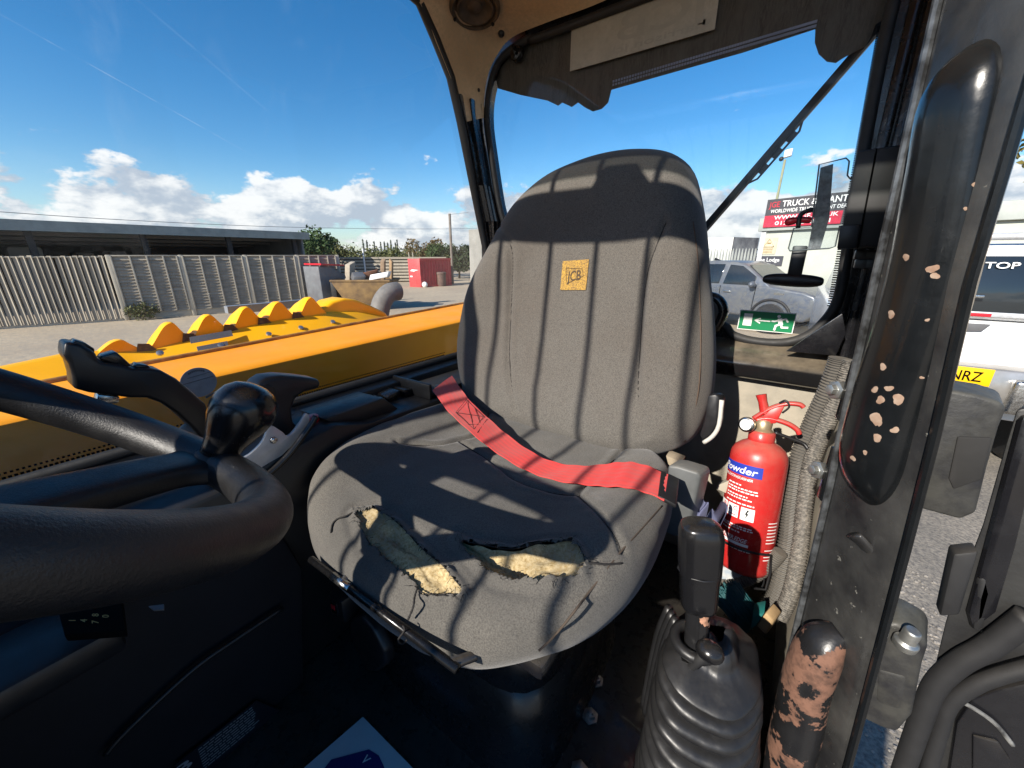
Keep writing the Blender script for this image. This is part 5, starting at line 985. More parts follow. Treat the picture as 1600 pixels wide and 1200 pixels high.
P(door, 'seal_scuff', MB().tube(cat(yp([(1506, 1098), (1530, 1112), (1556, 1132), (1582, 1164)], 0.549), 14), 0.0025, 6), mat('pale_scuff', (0.22, 0.22, 0.21), 0.8, c2=(0.03, 0.03, 0.03), vs=60), smooth=180)
P(door, 'panel_boss', MB().prism(yp([(1520, 1150), (1560, 1160), (1580, 1190), (1570, 1230), (1520, 1220)], 0.549), (0, 0.004, 0)), M['paint'], 0.003)
P(door, 'frame_rib', MB().prism(yp([(1528, 905), (1545, 900), (1552, 930), (1535, 990), (1520, 985)], 0.552), (0, 0.01, 0)), M['blacksoft'], 0.005)
P(door, 'rubber_stop', MB().prism(yp([(1490, 866), (1530, 862), (1500, 962), (1468, 964)], 0.552), (0, 0.02, 0)), M['blacksoft'], 0.003)
hmat = mat('gritty_hinge_paint', (0.014, 0.014, 0.016), 0.5, c2=(0.044, 0.043, 0.038), vs=30, vdet=10, rvar=0.15, bump=0.3, bs=150, dust=0.3, dustc=(0.24, 0.23, 0.18))
P(door, 'hinge', MB().prism(yp([(1441, 612), (1470, 608), (1530, 618), (1566, 630), (1572, 640), (1560, 668), (1542, 730), (1524, 802), (1500, 812), (1426, 792), (1416, 775), (1428, 700)], 0.50), (0.01, 0.05, 0)), hmat, 0.007, bseg=3)
P(door, 'hinge_pocket', MB().prism(yp([(1496, 682), (1552, 684), (1536, 750), (1490, 766), (1482, 748)], 0.4985), (0, 0.004, 0)), mat('pocket_rubber', (0.018, 0.017, 0.016), 0.8, vs=40), 0.002)
P(door, 'hinge', MB().prism(yp([(1378, 974), (1400, 972), (1440, 995), (1450, 1010), (1440, 1040), (1424, 1120), (1402, 1146), (1380, 1140), (1322, 1112), (1330, 1060)], 0.50), (0.01, 0.05, 0)), hmat, 0.006, bseg=3)
P(door, 'hinge_barrel', MB().prism(yp([(1372, 1046), (1418, 1058), (1408, 1112), (1368, 1098)], 0.4985), (0, 0.01, 0)), hmat, 0.004)
pc = at(1418, 1000, y=0.49); P(door, 'hinge_pin', MB().lathe([(0, -0.01), (0.010, -0.01), (0.0105, -0.002), (0.0072, 0.0), (0.0072, 0.013), (0.006, 0.0155), (0, 0.0155)], pc, (0.05, -0.1, 1), 20), M['zinc'], 0.0008)
# ------------------------------------------------------------------ ground
gd = MB().add([(-700, -700, -1.95), (700, -700, -1.95), (700, 700, -1.95), (-700, 700, -1.95)], [(0, 1, 2, 3)])
S('ground', gd, M['yard'], kind='structure', recalc=False, loc=(0, 0, -1.95))
ge = MB(); rim2 = [(0.3+6.5*math.cos(a)*(1+0.08*math.sin(5*a)), 2.2+7.0*math.sin(a)*(1+0.06*math.sin(4*a+1)), -1.945) for a in [k/40*2*math.pi for k in range(40)]]
ge.add(rim2, [tuple(range(40))]); S('gravel_path', ge, M['gravel'], kind='structure', recalc=False)
rnd = random.Random(2); mb = MB()
for k in range(2600):
    p = V((rnd.uniform(0.2, 2.0), rnd.uniform(0.5, 3.2), -1.944)); r_ = rnd.uniform(0.004, 0.013); mb.ball(p, r_, rnd.uniform(0.7, 1.3), rnd.uniform(0.7, 1.3), 0.7, 5, 3)
S('loose_gravel', mb, mat('loose_stone', (0.30, 0.27, 0.23), 0.9, c2=(0.14, 0.13, 0.12), vs=25), 'loose grit lying on the yard below the door', 'gravel', kind='stuff', smooth=30)
# ------------------------------------------------------------------ boom beside the cab
bo = T('lifting_boom', (-1.4, 0.6, -1.5), 'long yellow lifting boom lying beside the cab window', 'boom')
bsec = [(-1.16, -0.293), (-1.172, -0.287), (-1.20, -0.285), (-1.50, -0.285), (-1.53, -0.287), (-1.54, -0.294), (-1.54, -0.74), (-1.16, -0.74)]
def taper(p, y): return V((p.x+(0.155-0.15*y if p.x < -1.4 else 0.035-0.072*y), y, p.z))
mb = MB(); ys = [-3.2, -1.0, 0.5, 1.0, 1.5, 1.9, 3.0]; mb.add([taper(V((x, 0, z)), y) for y in ys for x, z in bsec], [(j*8+i, j*8+(i+1) % 8, (j+1)*8+(i+1) % 8, (j+1)*8+i) for j in range(len(ys)-1) for i in range(8)]+[tuple(range(8)), tuple(48+i for i in range(8))])
P(bo, 'boom_section', mb, M['yellow'], 0.003)
P(bo, 'boom_edge_weld', MB().tube([(-1.380-0.15*y, y, -0.284) for y in (-3, -1, 0.5, 0.9, 1.3, 1.7, 1.9, 3)], 0.008, 8), mat('rust_stained_weld', (0.55, 0.24, 0.02), 0.8, c2=(0.22, 0.10, 0.03), vs=25), smooth=180)
P(bo, 'grease_nipple', MB().lathe([(0, 0), (0.012, 0), (0.008, 0.02), (0, 0.02)], (-1.45, 1.9, -0.287), (0, 0, 1), 10), M['zinc'])
# ------------------------------------------------------------------ engine cover with scoops
en = T('engine_cover', (-2.2, 0.5, -1.4), 'bright yellow engine cover with a row of scooped vents beyond the boom', 'engine cover')
XB = -1.87
vy = [(-1.6, -0.335), (-0.4, -0.325), (0.02, -0.316), (0.16, -0.302), (0.26, -0.312), (0.36, -0.322)]+[(p.y, p.z) for p in [at(u, v, x=XB) for u, v in [(290, 529), (350, 516), (402, 504), (452, 495), (505, 488), (560, 488), (600, 495)]]]+[(1.48, -0.38)]
rows = []
for y, z in vy: rows.append([V((XB+0.19, y, -0.78)), V((XB+0.16, y, z-0.13)), V((XB+0.006, y, z-0.006)), V((XB-0.012, y, z)), V((XB-0.10, y, z-0.012)), V((XB-0.45, y, z-0.16)), V((XB-0.75, y, -0.78))])
P(en, 'cover_body', MB().add([p for r_ in rows for p in r_], [(j*7+i, j*7+i+1, (j+1)*7+i+1, (j+1)*7+i) for j in range(len(rows)-1) for i in range(6)]+[tuple(range(7)), tuple((len(rows)-1)*7+i for i in range(7))]), M['yellow2'], smooth=35)
def vz(y):
    for (a, za), (b, zb) in zip(vy, vy[1:]):
        if a <= y <= b: return lerp(za, zb, (y-a)/(b-a))
    return -0.4
for k, (u, v) in enumerate([(182, 530), (262, 503), (322, 491), (381, 479), (431, 471), (481, 464)]):
    pk = at(u, v, x=XB-0.02); wl0 = 0.085 if k < 2 else 0.074; wr0 = 0.060 if k < 2 else 0.068; zb = min(vz(pk.y-wl0), vz(pk.y+wr0))-0.012; h_ = pk.z-zb
    prof_ = [(-wl0, zb), (-wl0*0.72, zb+h_*0.30), (-wl0*0.36, zb+h_*0.76), (-wl0*0.12, zb+h_*0.97), (0.010, zb+h_*0.99), (wr0*0.45, zb+h_*0.66), (wr0*0.85, zb+h_*0.22), (wr0*1.1, zb)]
    pc_ = cat([V((0, y, z)) for y, z in prof_], 24); rows = []
    for dx, sq_, dz in ((0.004, 0.96, 0), (-0.006, 1.0, 0), (-0.05, 1.0, -0.004), (-0.14, 0.92, -0.03), (-0.26, 0.72, -0.075), (-0.38, 0.35, -0.12)):
        rows.append([V((XB+dx, pk.y+p.y, zb+(p.z-zb)*sq_+dz)) for p in pc_])
    mb = MB().add([p for r_ in rows for p in r_], [(j*24+i, j*24+i+1, (j+1)*24+i+1, (j+1)*24+i) for j in range(5) for i in range(23)]+[tuple(range(24))])
    sc_ = P(en, 'vent_scoop', mb, M['yellow2'], smooth=50)
    q0 = V((XB+0.007, pk.y-wl0, zb)); P(sc_, 'vent_mesh', MB().prism([q0+V((0, -0.030, 0.0)), q0+V((0, 0.030, -0.020)), q0+V((0, 0.026, 0.004)), q0+V((0, 0.010, h_*0.30)), q0+V((0, -0.020, h_*0.36))], (0.003, 0, 0)), M['mesh'])
for u, v in ((250, 552), (345, 540), (420, 522), (470, 512), (520, 503)):
    d_ = ray(u, v); p = d_*(0.997*(-0.272+0.8125*XB)/(d_.z+0.8125*d_.x)); P(en, 'cover_bolt', MB().lathe([(0, -0.002), (0.011, -0.002), (0.011, 0.004), (0.006, 0.006), (0, 0.006)], p, (0.63, 0, 0.77), 8), M['zinc'])
tl = [(505, 482), (520, 471), (540, 466), (556, 468), (580, 477), (603, 488), (609, 497), (596, 500), (480, 520), (450, 526), (470, 505)]
P(en, 'cover_tail', MB().prism([at(u, v, x=-1.90) for u, v in tl], (-0.14, 0, 0)), M['yellow2'], 0.015, bseg=3)
P(en, 'tail_gap', MB().prism([at(u, v, x=-1.885) for u, v in [(482, 522), (600, 496), (606, 503), (600, 512), (500, 532)]], (-0.3, 0, 0)), mat('engine_bay_dark', (0.018, 0.015, 0.012), 0.8, c2=(0.10, 0.06, 0.02), vs=30), 0.004)
for q in ([(296, 527), (361, 516), (364, 525), (298, 537)], [(307, 542), (355, 533), (357, 542), (310, 552)]):
    P(en, 'grey_stripe', MB().prism([ray(u, v)*(0.9965*(-0.272+0.8125*XB)/(ray(u, v).z+0.8125*ray(u, v).x)) for u, v in q], (0.002, 0, 0.001)), M['stripe'])
def arc(pts, y=None, x=None): return [at(u, v, x=x) for u, v in pts]
S('exhaust_elbow', MB().tube(cat(arc([(591, 530), (592, 498), (595, 478), (601, 465), (610, 457), (621, 455)], x=-2.35), 24), 0.066, 20, cap=True), mat('dusty_exhaust', (0.20, 0.19, 0.175), 0.65, c2=(0.13, 0.12, 0.11), vs=12, bump=0.2, bs=60), 'dull grey bent exhaust pipe behind the engine cover', 'exhaust pipe', smooth=50)
S('cover_flap', MB().prism([at(u, v, x=-2.75) for u, v in [(355, 479), (480, 468), (500, 474), (420, 486), (357, 490)]], (-0.05, 0, 0)), mat('grey_blue_flap', (0.22, 0.24, 0.27), 0.5, vs=10), 'grey blue metal flap behind the scooped vents', 'panel')
# ------------------------------------------------------------------ fence
G0 = -1.95
def gpt(u, v): return at(u, v, z=G0)
fx = -16.3
FA = R(-17); FP = V((fx, 5.0, G0)); FD = Matrix.Rotation(FA, 3, 'Z') @ V((0, 1, 0)); FN = Matrix.Rotation(FA, 3, 'Z') @ V((1, 0, 0))
def fy(u):
    d_ = ray(u, 450); p = d_*(FP.x*FN.x+FP.y*FN.y)/(d_.x*FN.x+d_.y*FN.y); return FP.y+(p.x-FP.x)*FD.x+(p.y-FP.y)*FD.y
def fz(u, v, x=fx): return at(u, v, x=x)
fg = 'panels of the timber yard fence'
# close-boarded panel
y0, y1 = fy(0)-1.6, fy(178)
fc = T('board_fence', (fx, (y0+y1)/2, G0), 'pale close boarded fence panel of upright planks, leftmost', 'fence', fg)
nb = 30; rnd = random.Random(4)
base_me = None
for k in range(nb):
    y = lerp(y0, y1, k/nb); w = (y1-y0)/nb
    if base_me is None:
        base_me = mesh_of('board', MB().prism([(0, 0, 0), (0.012, 0, 0), (0.075, w*0.74, 0), (0.062, w*0.80, 0), (0, w*0.80, 0)], (0, 0, 1.86)), V((0, 0, 0))); base_me.materials.append(M['wood'])
    o = bpy.data.objects.new('board', base_me); link(o, fc); o.location = V((fx, y, G0+0.06+rnd.uniform(-0.015, 0.015)))-V((fx, (y0+y1)/2, G0)); o.rotation_euler = (rnd.uniform(-0.008, 0.008), 0, rnd.uniform(-0.04, 0.04))
P(fc, 'top_rail', MB().box(fx-0.02, y0, G0+1.87, fx+0.06, y1, G0+1.91), M['wood'], 0.005)
P(fc, 'gravel_board', MB().box(fx-0.03, y0, G0, fx+0.035, y1, G0+0.07), M['conc'])
# lap panels between concrete posts
fps = [fy(u) for u in (184, 294, 392, 471, 533)]
for k, y in enumerate(fps):
    S('fence_post', MB().box(fx-0.04, y-0.055, G0, fx+0.09, y+0.055, G0+1.95), M['conc'], ('concrete fence post at the close boarded panel', 'second concrete fence post from the left', 'concrete fence post midway along the lap panels', 'second concrete fence post from the right end', 'concrete fence post at the right end of the fence')[k], 'post', 'concrete posts of the timber fence', bevel=0.012)
for k in range(4):
    a, b = fps[k]+0.06, fps[k+1]-0.06
    pn = T('lap_fence_panel', (fx, (a+b)/2, G0), ('dark lap fence panel next to the close boarded one', 'dark lap fence panel, second from the left', 'dark lap fence panel, second from the right', 'dark lap fence panel at the right end')[k], 'fence', fg)
    mb = MB()
    for s in range(18):
        z = G0+0.24+s*0.093; rr = random.Random(k*50+s); d1, d2 = rr.uniform(-0.012, 0.012), rr.uniform(-0.012, 0.012)
        mb.add([(fx+0.012, a, z+d1), (fx+0.075, a, z-0.030+d1), (fx+0.012, a, z+0.115), (fx+0.012, b, z+d2), (fx+0.075, b, z-0.030+d2), (fx+0.012, b, z+0.115)], [(0, 1, 4, 3), (1, 2, 5, 4), (2, 0, 3, 5), (0, 2, 1), (3, 4, 5)])
    P(pn, 'lap_slats', mb, M['wood2'], kind='stuff')
    for t in (0.0, 0.27, 0.52, 0.77, 0.985):
        y = lerp(a, b, t); P(pn, 'batten', MB().box(fx+0.03, y-0.022, G0+0.22, fx+0.105, y+0.022, G0+1.92), M['batten'], 0.004)
    P(pn, 'top_rail', MB().box(fx-0.01, a, G0+1.905, fx+0.075, b, G0+1.945), M['batten'], 0.005)
    P(pn, 'gravel_board', MB().box(fx-0.02, a, G0, fx+0.03, b, G0+0.22), M['conc'], 0.005)
FENCE_END = 0
# weeds at the foot of the fence
def leaves(mb, c, rx, ry, rz, n_, s, rnd, flat=0.0):
    for _ in range(n_):
        while True:
            q = V((rnd.uniform(-1, 1), rnd.uniform(-1, 1), rnd.uniform(-1, 1)))
            if q.length < 1: break
        q = q*(0.55+0.45*rnd.random())/max(0.35, q.length)**0.4
        p = V(c)+V((q.x*rx, q.y*ry, q.z*rz)); a = V((rnd.uniform(-1, 1), rnd.uniform(-1, 1), rnd.uniform(-1, 1))).normalized()*s*rnd.uniform(0.6, 1.3); b = a.orthogonal().normalized()*s*rnd.uniform(0.35, 0.7)
        b = Matrix.Rotation(rnd.uniform(0, 6.28), 3, a.normalized()) @ b
        mb.add([p-a, p-b*0.8, p+a, p+b], [(0, 1, 2, 3)])
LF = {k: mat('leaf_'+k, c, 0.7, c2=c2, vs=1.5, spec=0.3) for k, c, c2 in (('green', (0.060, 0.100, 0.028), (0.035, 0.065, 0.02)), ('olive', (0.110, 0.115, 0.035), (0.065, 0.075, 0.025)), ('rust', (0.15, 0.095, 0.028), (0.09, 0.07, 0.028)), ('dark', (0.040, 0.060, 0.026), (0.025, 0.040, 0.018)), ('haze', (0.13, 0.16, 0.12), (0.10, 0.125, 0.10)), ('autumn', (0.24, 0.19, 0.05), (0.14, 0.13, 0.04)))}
BK = mat('bark', (0.10, 0.08, 0.06), 0.95, vs=8, bump=0.5, bs=20)
rnd = random.Random(8)
wd = T('weed_clump', (fx+0.25, fps[0]+0.4, G0), 'straggly weeds at the foot of the fence beside the first post', 'plant')
mb = MB(); leaves(mb, (fx+0.28, fps[0]+0.4, G0+0.28), 0.22, 0.5, 0.32, 420, 0.05, rnd); P(wd, 'foliage', mb, LF['olive'], kind='stuff', recalc=False)
for o in [q for q in bpy.data.objects if q.parent is None and q.name.split('.')[0] in ('board_fence', 'fence_post', 'lap_fence_panel', 'weed_clump')]:
    l_ = o.location-V((0, 0, ZO))-FP; o.location = FP+(Matrix.Rotation(FA, 3, 'Z') @ l_)+V((0, 0, ZO)); o.rotation_euler.z = FA
# ------------------------------------------------------------------ open barn
bn = T('open_barn', (-25, 6, G0), 'long dark open barn with grey sheet roof behind the fence', 'barn')
bx, ez = -22.0, 1.0; by0, by1 = at(0, 350, x=bx).y-4, at(471, 380, x=bx).y
P(bn, 'roof', MB().prism([(bx+0.3, by0, ez-0.02), (bx+0.3, by0, ez+0.10), (bx-8, by0, ez-0.45), (bx-8, by0, ez-0.57)], (0, by1-by0+0.3, 0)), mat('pale_roof_sheet', (0.33, 0.37, 0.36), 0.6, vs=2))
P(bn, 'eaves_fascia', MB().box(bx+0.30, by0, ez-0.22, bx+0.36, by1+0.3, ez+0.13), mat('weathered_fascia', (0.30, 0.335, 0.32), 0.7, c2=(0.22, 0.25, 0.24), vs=2))
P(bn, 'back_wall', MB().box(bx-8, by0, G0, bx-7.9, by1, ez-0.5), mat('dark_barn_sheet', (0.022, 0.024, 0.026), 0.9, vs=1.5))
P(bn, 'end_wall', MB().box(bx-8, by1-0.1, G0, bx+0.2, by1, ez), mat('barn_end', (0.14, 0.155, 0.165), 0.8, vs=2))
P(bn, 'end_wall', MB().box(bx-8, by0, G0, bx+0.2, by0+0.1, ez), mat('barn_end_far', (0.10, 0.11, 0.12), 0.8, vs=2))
for k in range(5):
    y = lerp(by0+1.5, by1-0.4, k/4); P(bn, 'barn_post', MB().box(bx-0.1, y-0.09, G0, bx+0.1, y+0.09, ez), mat('barn_steel', (0.025, 0.026, 0.028), 0.8, vs=3))
for k in range(3): P(bn, 'purlin', MB().box(bx-1.5-2*k, by0, ez-0.32-0.12*k, bx-1.38-2*k, by1, ez-0.20-0.12*k), M['stripe'])
for k, (u0, u1, z0_, z1_) in enumerate(((10, 66, -1.9, 0.3), (118, 145, -1.9, 0.1), (170, 196, -1.9, 0.15), (238, 262, -1.9, 0.05))):
    a, b = at(u0, 390, x=bx-3).y, at(u1, 390, x=bx-3).y
    S('stored_crate', MB().box(bx-4.5, a, G0, bx-3, b, z1_), mat('stored_grey_%d' % k, ((0.16, 0.175, 0.185), (0.08, 0.075, 0.07), (0.10, 0.10, 0.11), (0.07, 0.07, 0.075))[k], 0.8, vs=2), ('grey block stored at the left end of the barn', 'dark pile stored left of the barn middle', 'pale pile stored in the middle of the barn', 'dark pile stored right of the barn middle')[k], 'stored goods', 'goods stored in the open barn', bevel=0.08)
# ------------------------------------------------------------------ far yard: slatted wall, container, skip, bin
pA, pB = V((-27.5, 16.8, G0)), V((-22.0, 22.3, G0)); sd = (pB-pA).normalized(); sn = V((sd.y, -sd.x, 0))
wl_ = T('slatted_wall', (pA+pB)/2, 'weathered wall of horizontal boards at the back of the yard', 'wall')
for k in range(8): P(wl_, 'board', MB().obox((pA+pB)/2+V((0, 0, 0.15+k*0.225))+sn*(0.02*(k % 2)), sd*((pB-pA).length/2), sn*0.03, (0, 0, 0.075)), M['wood'])
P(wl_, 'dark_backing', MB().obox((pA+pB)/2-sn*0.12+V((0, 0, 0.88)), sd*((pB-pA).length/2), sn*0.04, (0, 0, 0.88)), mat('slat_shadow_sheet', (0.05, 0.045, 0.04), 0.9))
c0, c1, c2_ = gpt(641, 448), gpt(659, 449), gpt(706, 446); cd_ = (c2_-c1); cd_.z = 0; cl = cd_.length; cd_.normalize(); cn = V((cd_.y, -cd_.x, 0)); cn = cn if cn.dot(-c1) > 0 else -cn
ch = 1.72; RC = mat('container_red', (0.50, 0.045, 0.055), 0.55, c2=(0.40, 0.035, 0.04), vs=2, rvar=0.1, dust=0.2); RC2 = mat('container_red_door', (0.56, 0.075, 0.08), 0.55, vs=2)
cw = 1.5; back = -cn*cw
ctn = T('red_container', (c1+c2_)/2+back*0.5, 'small red corrugated steel container at the back of the yard', 'container')
mb = MB(); nn_ = 44; top_, bot_ = [], []
for k in range(nn_+1):
    p = c1+cd_*(cl*k/nn_)-cn*(0.05 if (k//2) % 2 else 0.0); bot_.append(p+V((0, 0, 0.12))); top_.append(p+V((0, 0, ch-0.08)))
mb.add(bot_+top_, [(k, k+1, nn_+2+k, nn_+1+k) for k in range(nn_)]); P(ctn, 'corrugated_side', mb, RC, recalc=False, smooth=10)
P(ctn, 'top_rail', MB().obox(c1+cd_*cl/2+V((0, 0, ch-0.03))-cn*0.02, cd_*cl/2, cn*0.05, (0, 0, 0.06)), RC)
P(ctn, 'bottom_rail', MB().obox(c1+cd_*cl/2+V((0, 0, 0.06))-cn*0.02, cd_*cl/2, cn*0.05, (0, 0, 0.06)), RC)
P(ctn, 'shell', MB().obox((c1+c2_)/2+back*0.5+V((0, 0, ch/2))-cn*0.06, cd_*(cl/2-0.06), cn*(cw/2-0.03), (0, 0, ch/2-0.01)), RC)
dd = (c0-c1); dd.z = 0; dl = dd.length; dd.normalize(); dn = V((dd.y, -dd.x, 0)); dn = dn if dn.dot(-c1) > 0 else -dn
dr = P(ctn, 'container_door', MB().obox(c1+dd*dl/2+V((0, 0, ch/2)), dd*dl/2, dn*0.04, (0, 0, ch/2)), RC2, 0.01)
P(dr, 'door_mark', MB().prism([c1+dd*dl*q+V((0, 0, h))+dn*0.045 for q, h in ((0.12, 1.05), (0.7, 1.08), (0.85, 0.98), (0.5, 0.95), (0.42, 1.0))], dn*0.004), M['whitetx'])
P(dr, 'door_handle', MB().obox(c1+dd*dl*0.75+V((0, 0, 0.65))+dn*0.06, dd*0.10, dn*0.02, (0, 0, 0.04)), M['whitetx'])
for k, (u, l) in enumerate(((642, 'pale pole leaning above the red container, left'), (648, 'pale pole leaning above the red container, right'))):
    a = at(u, 405, x=-22.0); S('upright_pole', MB().tube([a-V((0, 0, 1.6)), a+V((0.05, -0.2, 0.45))], 0.03, 6), M['conc'], l, 'pole', 'poles behind the red container')
bn_ = gpt(690, 447); S('rubbish_bin', MB().lathe([(0, 0), (0.27, 0), (0.30, 0.1), (0.31, 0.72), (0.34, 0.74), (0.34, 0.86), (0.30, 0.9), (0, 0.9)], bn_, (0, 0, 1), 20), mat('brown_bin', (0.17, 0.10, 0.075), 0.7, c2=(0.11, 0.07, 0.06), vs=4), 'brown round rubbish bin in front of the red container', 'bin')
S('white_sack', MB().ball(gpt(664, 449)+V((0, 0, 0.16)), 0.2, 1, 0.8, 0.95, 10, 8), M['white'], 'white sack lying by the red container', 'sack', smooth=180)
# skip full of scrap
sk = T('rubbish_skip', (-13.0, 9.2, G0), 'rusty brown skip heaped with scrap beyond the exhaust pipe', 'skip')
s0 = V((-13.2, 9.1, G0)); sx, sy = V((0.80, 0.60, 0)), V((-0.60, 0.80, 0)); SKM = mat('rusty_skip', (0.24, 0.15, 0.06), 0.85, c2=(0.12, 0.075, 0.04), vs=3)
def skp(a, b, z): return s0+sx*a+sy*b+V((0, 0, z))
P(sk, 'skip_body', MB().add([skp(-0.55, -0.6, 0.1), skp(0.55, -0.6, 0.1), skp(0.55, 0.6, 0.1), skp(-0.55, 0.6, 0.1), skp(-1.05, -0.75, 1.05), skp(1.05, -0.75, 1.05), skp(1.05, 0.75, 1.05), skp(-1.05, 0.75, 1.05)], [(0, 3, 2, 1), (0, 1, 5, 4), (1, 2, 6, 5), (2, 3, 7, 6), (3, 0, 4, 7), (4, 5, 6, 7)]), SKM, 0.02)
P(sk, 'skip_rim', MB().tube([skp(-1.05, -0.75, 1.06), skp(1.05, -0.75, 1.06), skp(1.05, 0.75, 1.06), skp(-1.05, 0.75, 1.06)], 0.04, 6, True), SKM)
P(sk, 'skip_lug', MB().obox(skp(-1.08, -0.2, 0.75), sx*0.10, sy*0.3, (0, 0, 0.32)), M['blacksoft'], 0.03)
scl = [('crumpled white sheet on top of the skip', 'sheet', (0.62, -0.3, 1.22), (0.34, 0.2, 0.10), M['white']), ('brown timber offcut on the skip', 'timber', (0.1, 0.1, 1.25), (0.28, 0.1, 0.12), mat('scrap_brown', (0.20, 0.09, 0.05), 0.9)), ('pale drum standing in the skip', 'drum', (-0.65, 0.2, 1.38), (0.14, 0.14, 0.28), mat('scrap_pale', (0.38, 0.33, 0.26), 0.9)), ('rusty loop of pipe standing in the skip', 'scrap', (0.55, 0.35, 1.40), (0.10, 0.08, 0.36), mat('scrap_rust', (0.28, 0.19, 0.12), 0.9)), ('grey crushed panel in the skip', 'panel', (-0.2, -0.3, 1.18), (0.4, 0.2, 0.10), M['stripe']), ('upright brown board in the skip', 'board', (0.85, 0.4, 1.42), (0.07, 0.05, 0.34), mat('scrap_board', (0.34, 0.22, 0.12), 0.9))]
for k, (l, c_, p, s, m_) in enumerate(scl):
    a = 0.5*k; mb = MB().obox(skp(*p), (sx*math.cos(a)+sy*math.sin(a))*s[0]+V((0, 0, 0.06)), (sy*math.cos(a)-sx*math.sin(a))*s[1], V((0.02, 0.03, s[2])))
    S('skip_scrap', mb, m_, l, c_, 'scrap heaped in the skip', bevel=0.02)
gb = gpt(548, 470); gb = V((-14.2, 8.4, G0)); S('grey_cabinet', MB().prism([gb+V((0, -0.55, 0)), gb+V((0, 0.5, 0)), gb+V((0, 0.5, 1.2)), gb+V((0, -0.1, 1.55)), gb+V((0, -0.55, 1.55))], (-0.7, -0.2, 0)), mat('cabinet_grey', (0.15, 0.16, 0.17), 0.6, c2=(0.10, 0.10, 0.11), vs=3), 'grey steel cabinet between the fence end and the skip', 'cabinet', bevel=0.02)
S('red_board', MB().obox(gb+V((-0.35, -0.1, 1.60)), (0.4, 0.1, 0), (-0.1, 0.52, -0.03), (0, 0, 0.03)), M['red'], 'red board lying on the grey cabinet', 'board')
# utility pole and wires
up_ = gpt(706, 446); up_ = V((-19.6, 20.4, G0)); S('utility_pole', MB().tube([up_, up_+V((0, 0, 4.55))], 0.085, 10), mat('grey_timber_pole', (0.20, 0.17, 0.14), 0.9, vs=4), 'tall timber utility pole behind the red container', 'pole')
wpts = [at(u, v, x=-26.0) for u, v in [(-200, 316), (0, 331), (200, 344), (420, 354), (600, 357.5), (706, 357.5), (760, 356)]]
S('overhead_wire', MB().tube(cat(wpts, 40), 0.013, 5), M['stripe'], 'thin overhead wire crossing the sky above the barn', 'wire')
S('overhead_wire', MB().tube([up_+V((0, 0, 4.5)), at(732, 332, x=-18.5)], 0.010, 5), M['stripe'], 'short wire running from the pole top behind the cab post', 'wire')
S('site_mast', MB().tube([V((-26, 17.9, G0)), V((-26, 17.9, 0.45))], 0.06, 8), M['white'], 'white mast behind the slatted wall', 'mast')
S('grey_shed', MB().box(-20.5, at(733, 380, x=-20.5).y, G0, -15.0, 32, at(735, 358, x=-20).z), mat('shed_render', (0.33, 0.32, 0.29), 0.9, vs=1), 'plain grey building edge beside the cab post', 'building')
# ------------------------------------------------------------------ vegetation
def tree(name, base, h, crown, n_, s, m_, label, seed, group=None, cz=0.62, rz=0.42):
    rnd = random.Random(seed); base = V(base); t = T(name, base, label, 'tree', group)
    tr_ = MB().tube([base, base+V((0.02*h, 0, 0.35*h)), base+V((0.0, 0.02*h, 0.75*h))], [0.035*h, 0.025*h, 0.008*h], 7)
    for k in range(5):
        a = k*1.3+seed; p = base+V((0, 0, h*(0.3+0.08*k))); tr_.tube([p, p+V((math.cos(a)*crown*0.6, math.sin(a)*crown*0.6, h*0.18))], [0.012*h, 0.004*h], 5)
    P(t, 'trunk', tr_, BK); mb_ = MB(); nb_ = 9
    for k in range(nb_):
        a = rnd.uniform(0, 6.28); r_ = crown*rnd.uniform(0.1, 0.62); c_ = base+V((math.cos(a)*r_, math.sin(a)*r_, h*(cz+rnd.uniform(-rz, rz)*0.75))); q = crown*rnd.uniform(0.35, 0.55)
        leaves(mb_, c_, q, q, q*rnd.uniform(0.7, 1.0), n_//nb_, s, rnd)
    P(t, 'crown', mb_, m_, recalc=False, kind=None); return t
hz_ = [(486, -27, 3.5, 1.9, 'green', 'green bushy tree at the end of the barn roof'), (512, -29, 2.9, 1.7, 'olive', 'olive bushy tree right of the barn roof'), (664, -30, 3.2, 2.0, 'rust', 'autumn brown tree above the red container'), (682, -27, 2.8, 1.6, 'green', 'green tree above the red container, left of the pole'), (716, -24, 2.7, 1.6, 'dark', 'dark green tree right of the utility pole')]
for k, (u, x, h, c_, m_, l) in enumerate(hz_):
    p = at(u, 392, x=x); tree('yard_tree', (p.x, p.y, G0), h, c_, 2600, 0.13, LF[m_], l, 20+k, 'trees behind the yard')
pops = (569, 575, 586, 596, 602, 607, 612, 619, 622, 637, 645)
for k, u in enumerate(pops):
    p = at(u, 395, x=-110); h = (4.3, 4.0, 3.9, 3.6, 3.8, 3.6, 4.3, 3.7, 4.6, 4.0, 3.7)[k]; base = V((p.x, p.y, G0)); t = T('poplar_tree', base, 'slim far poplar on the skyline, number %s from the left' % ('one', 'two', 'three', 'four', 'five', 'six', 'seven', 'eight', 'nine', 'ten', 'eleven')[k], 'tree', 'row of far poplars')
    P(t, 'trunk', MB().tube([base, base+V((0, 0, h+1.5))], 0.12, 6), BK); mb = MB(); rr = random.Random(k)
    for j in range(5): leaves(mb, base+V((0, 0, 1.4+(h+0.2)*j/4)), 0.52-0.07*j, 0.52-0.07*j, 0.8, 70, 0.22, rr)
    P(t, 'crown', mb, LF['haze'], recalc=False)
rnd = random.Random(31); mb = MB()
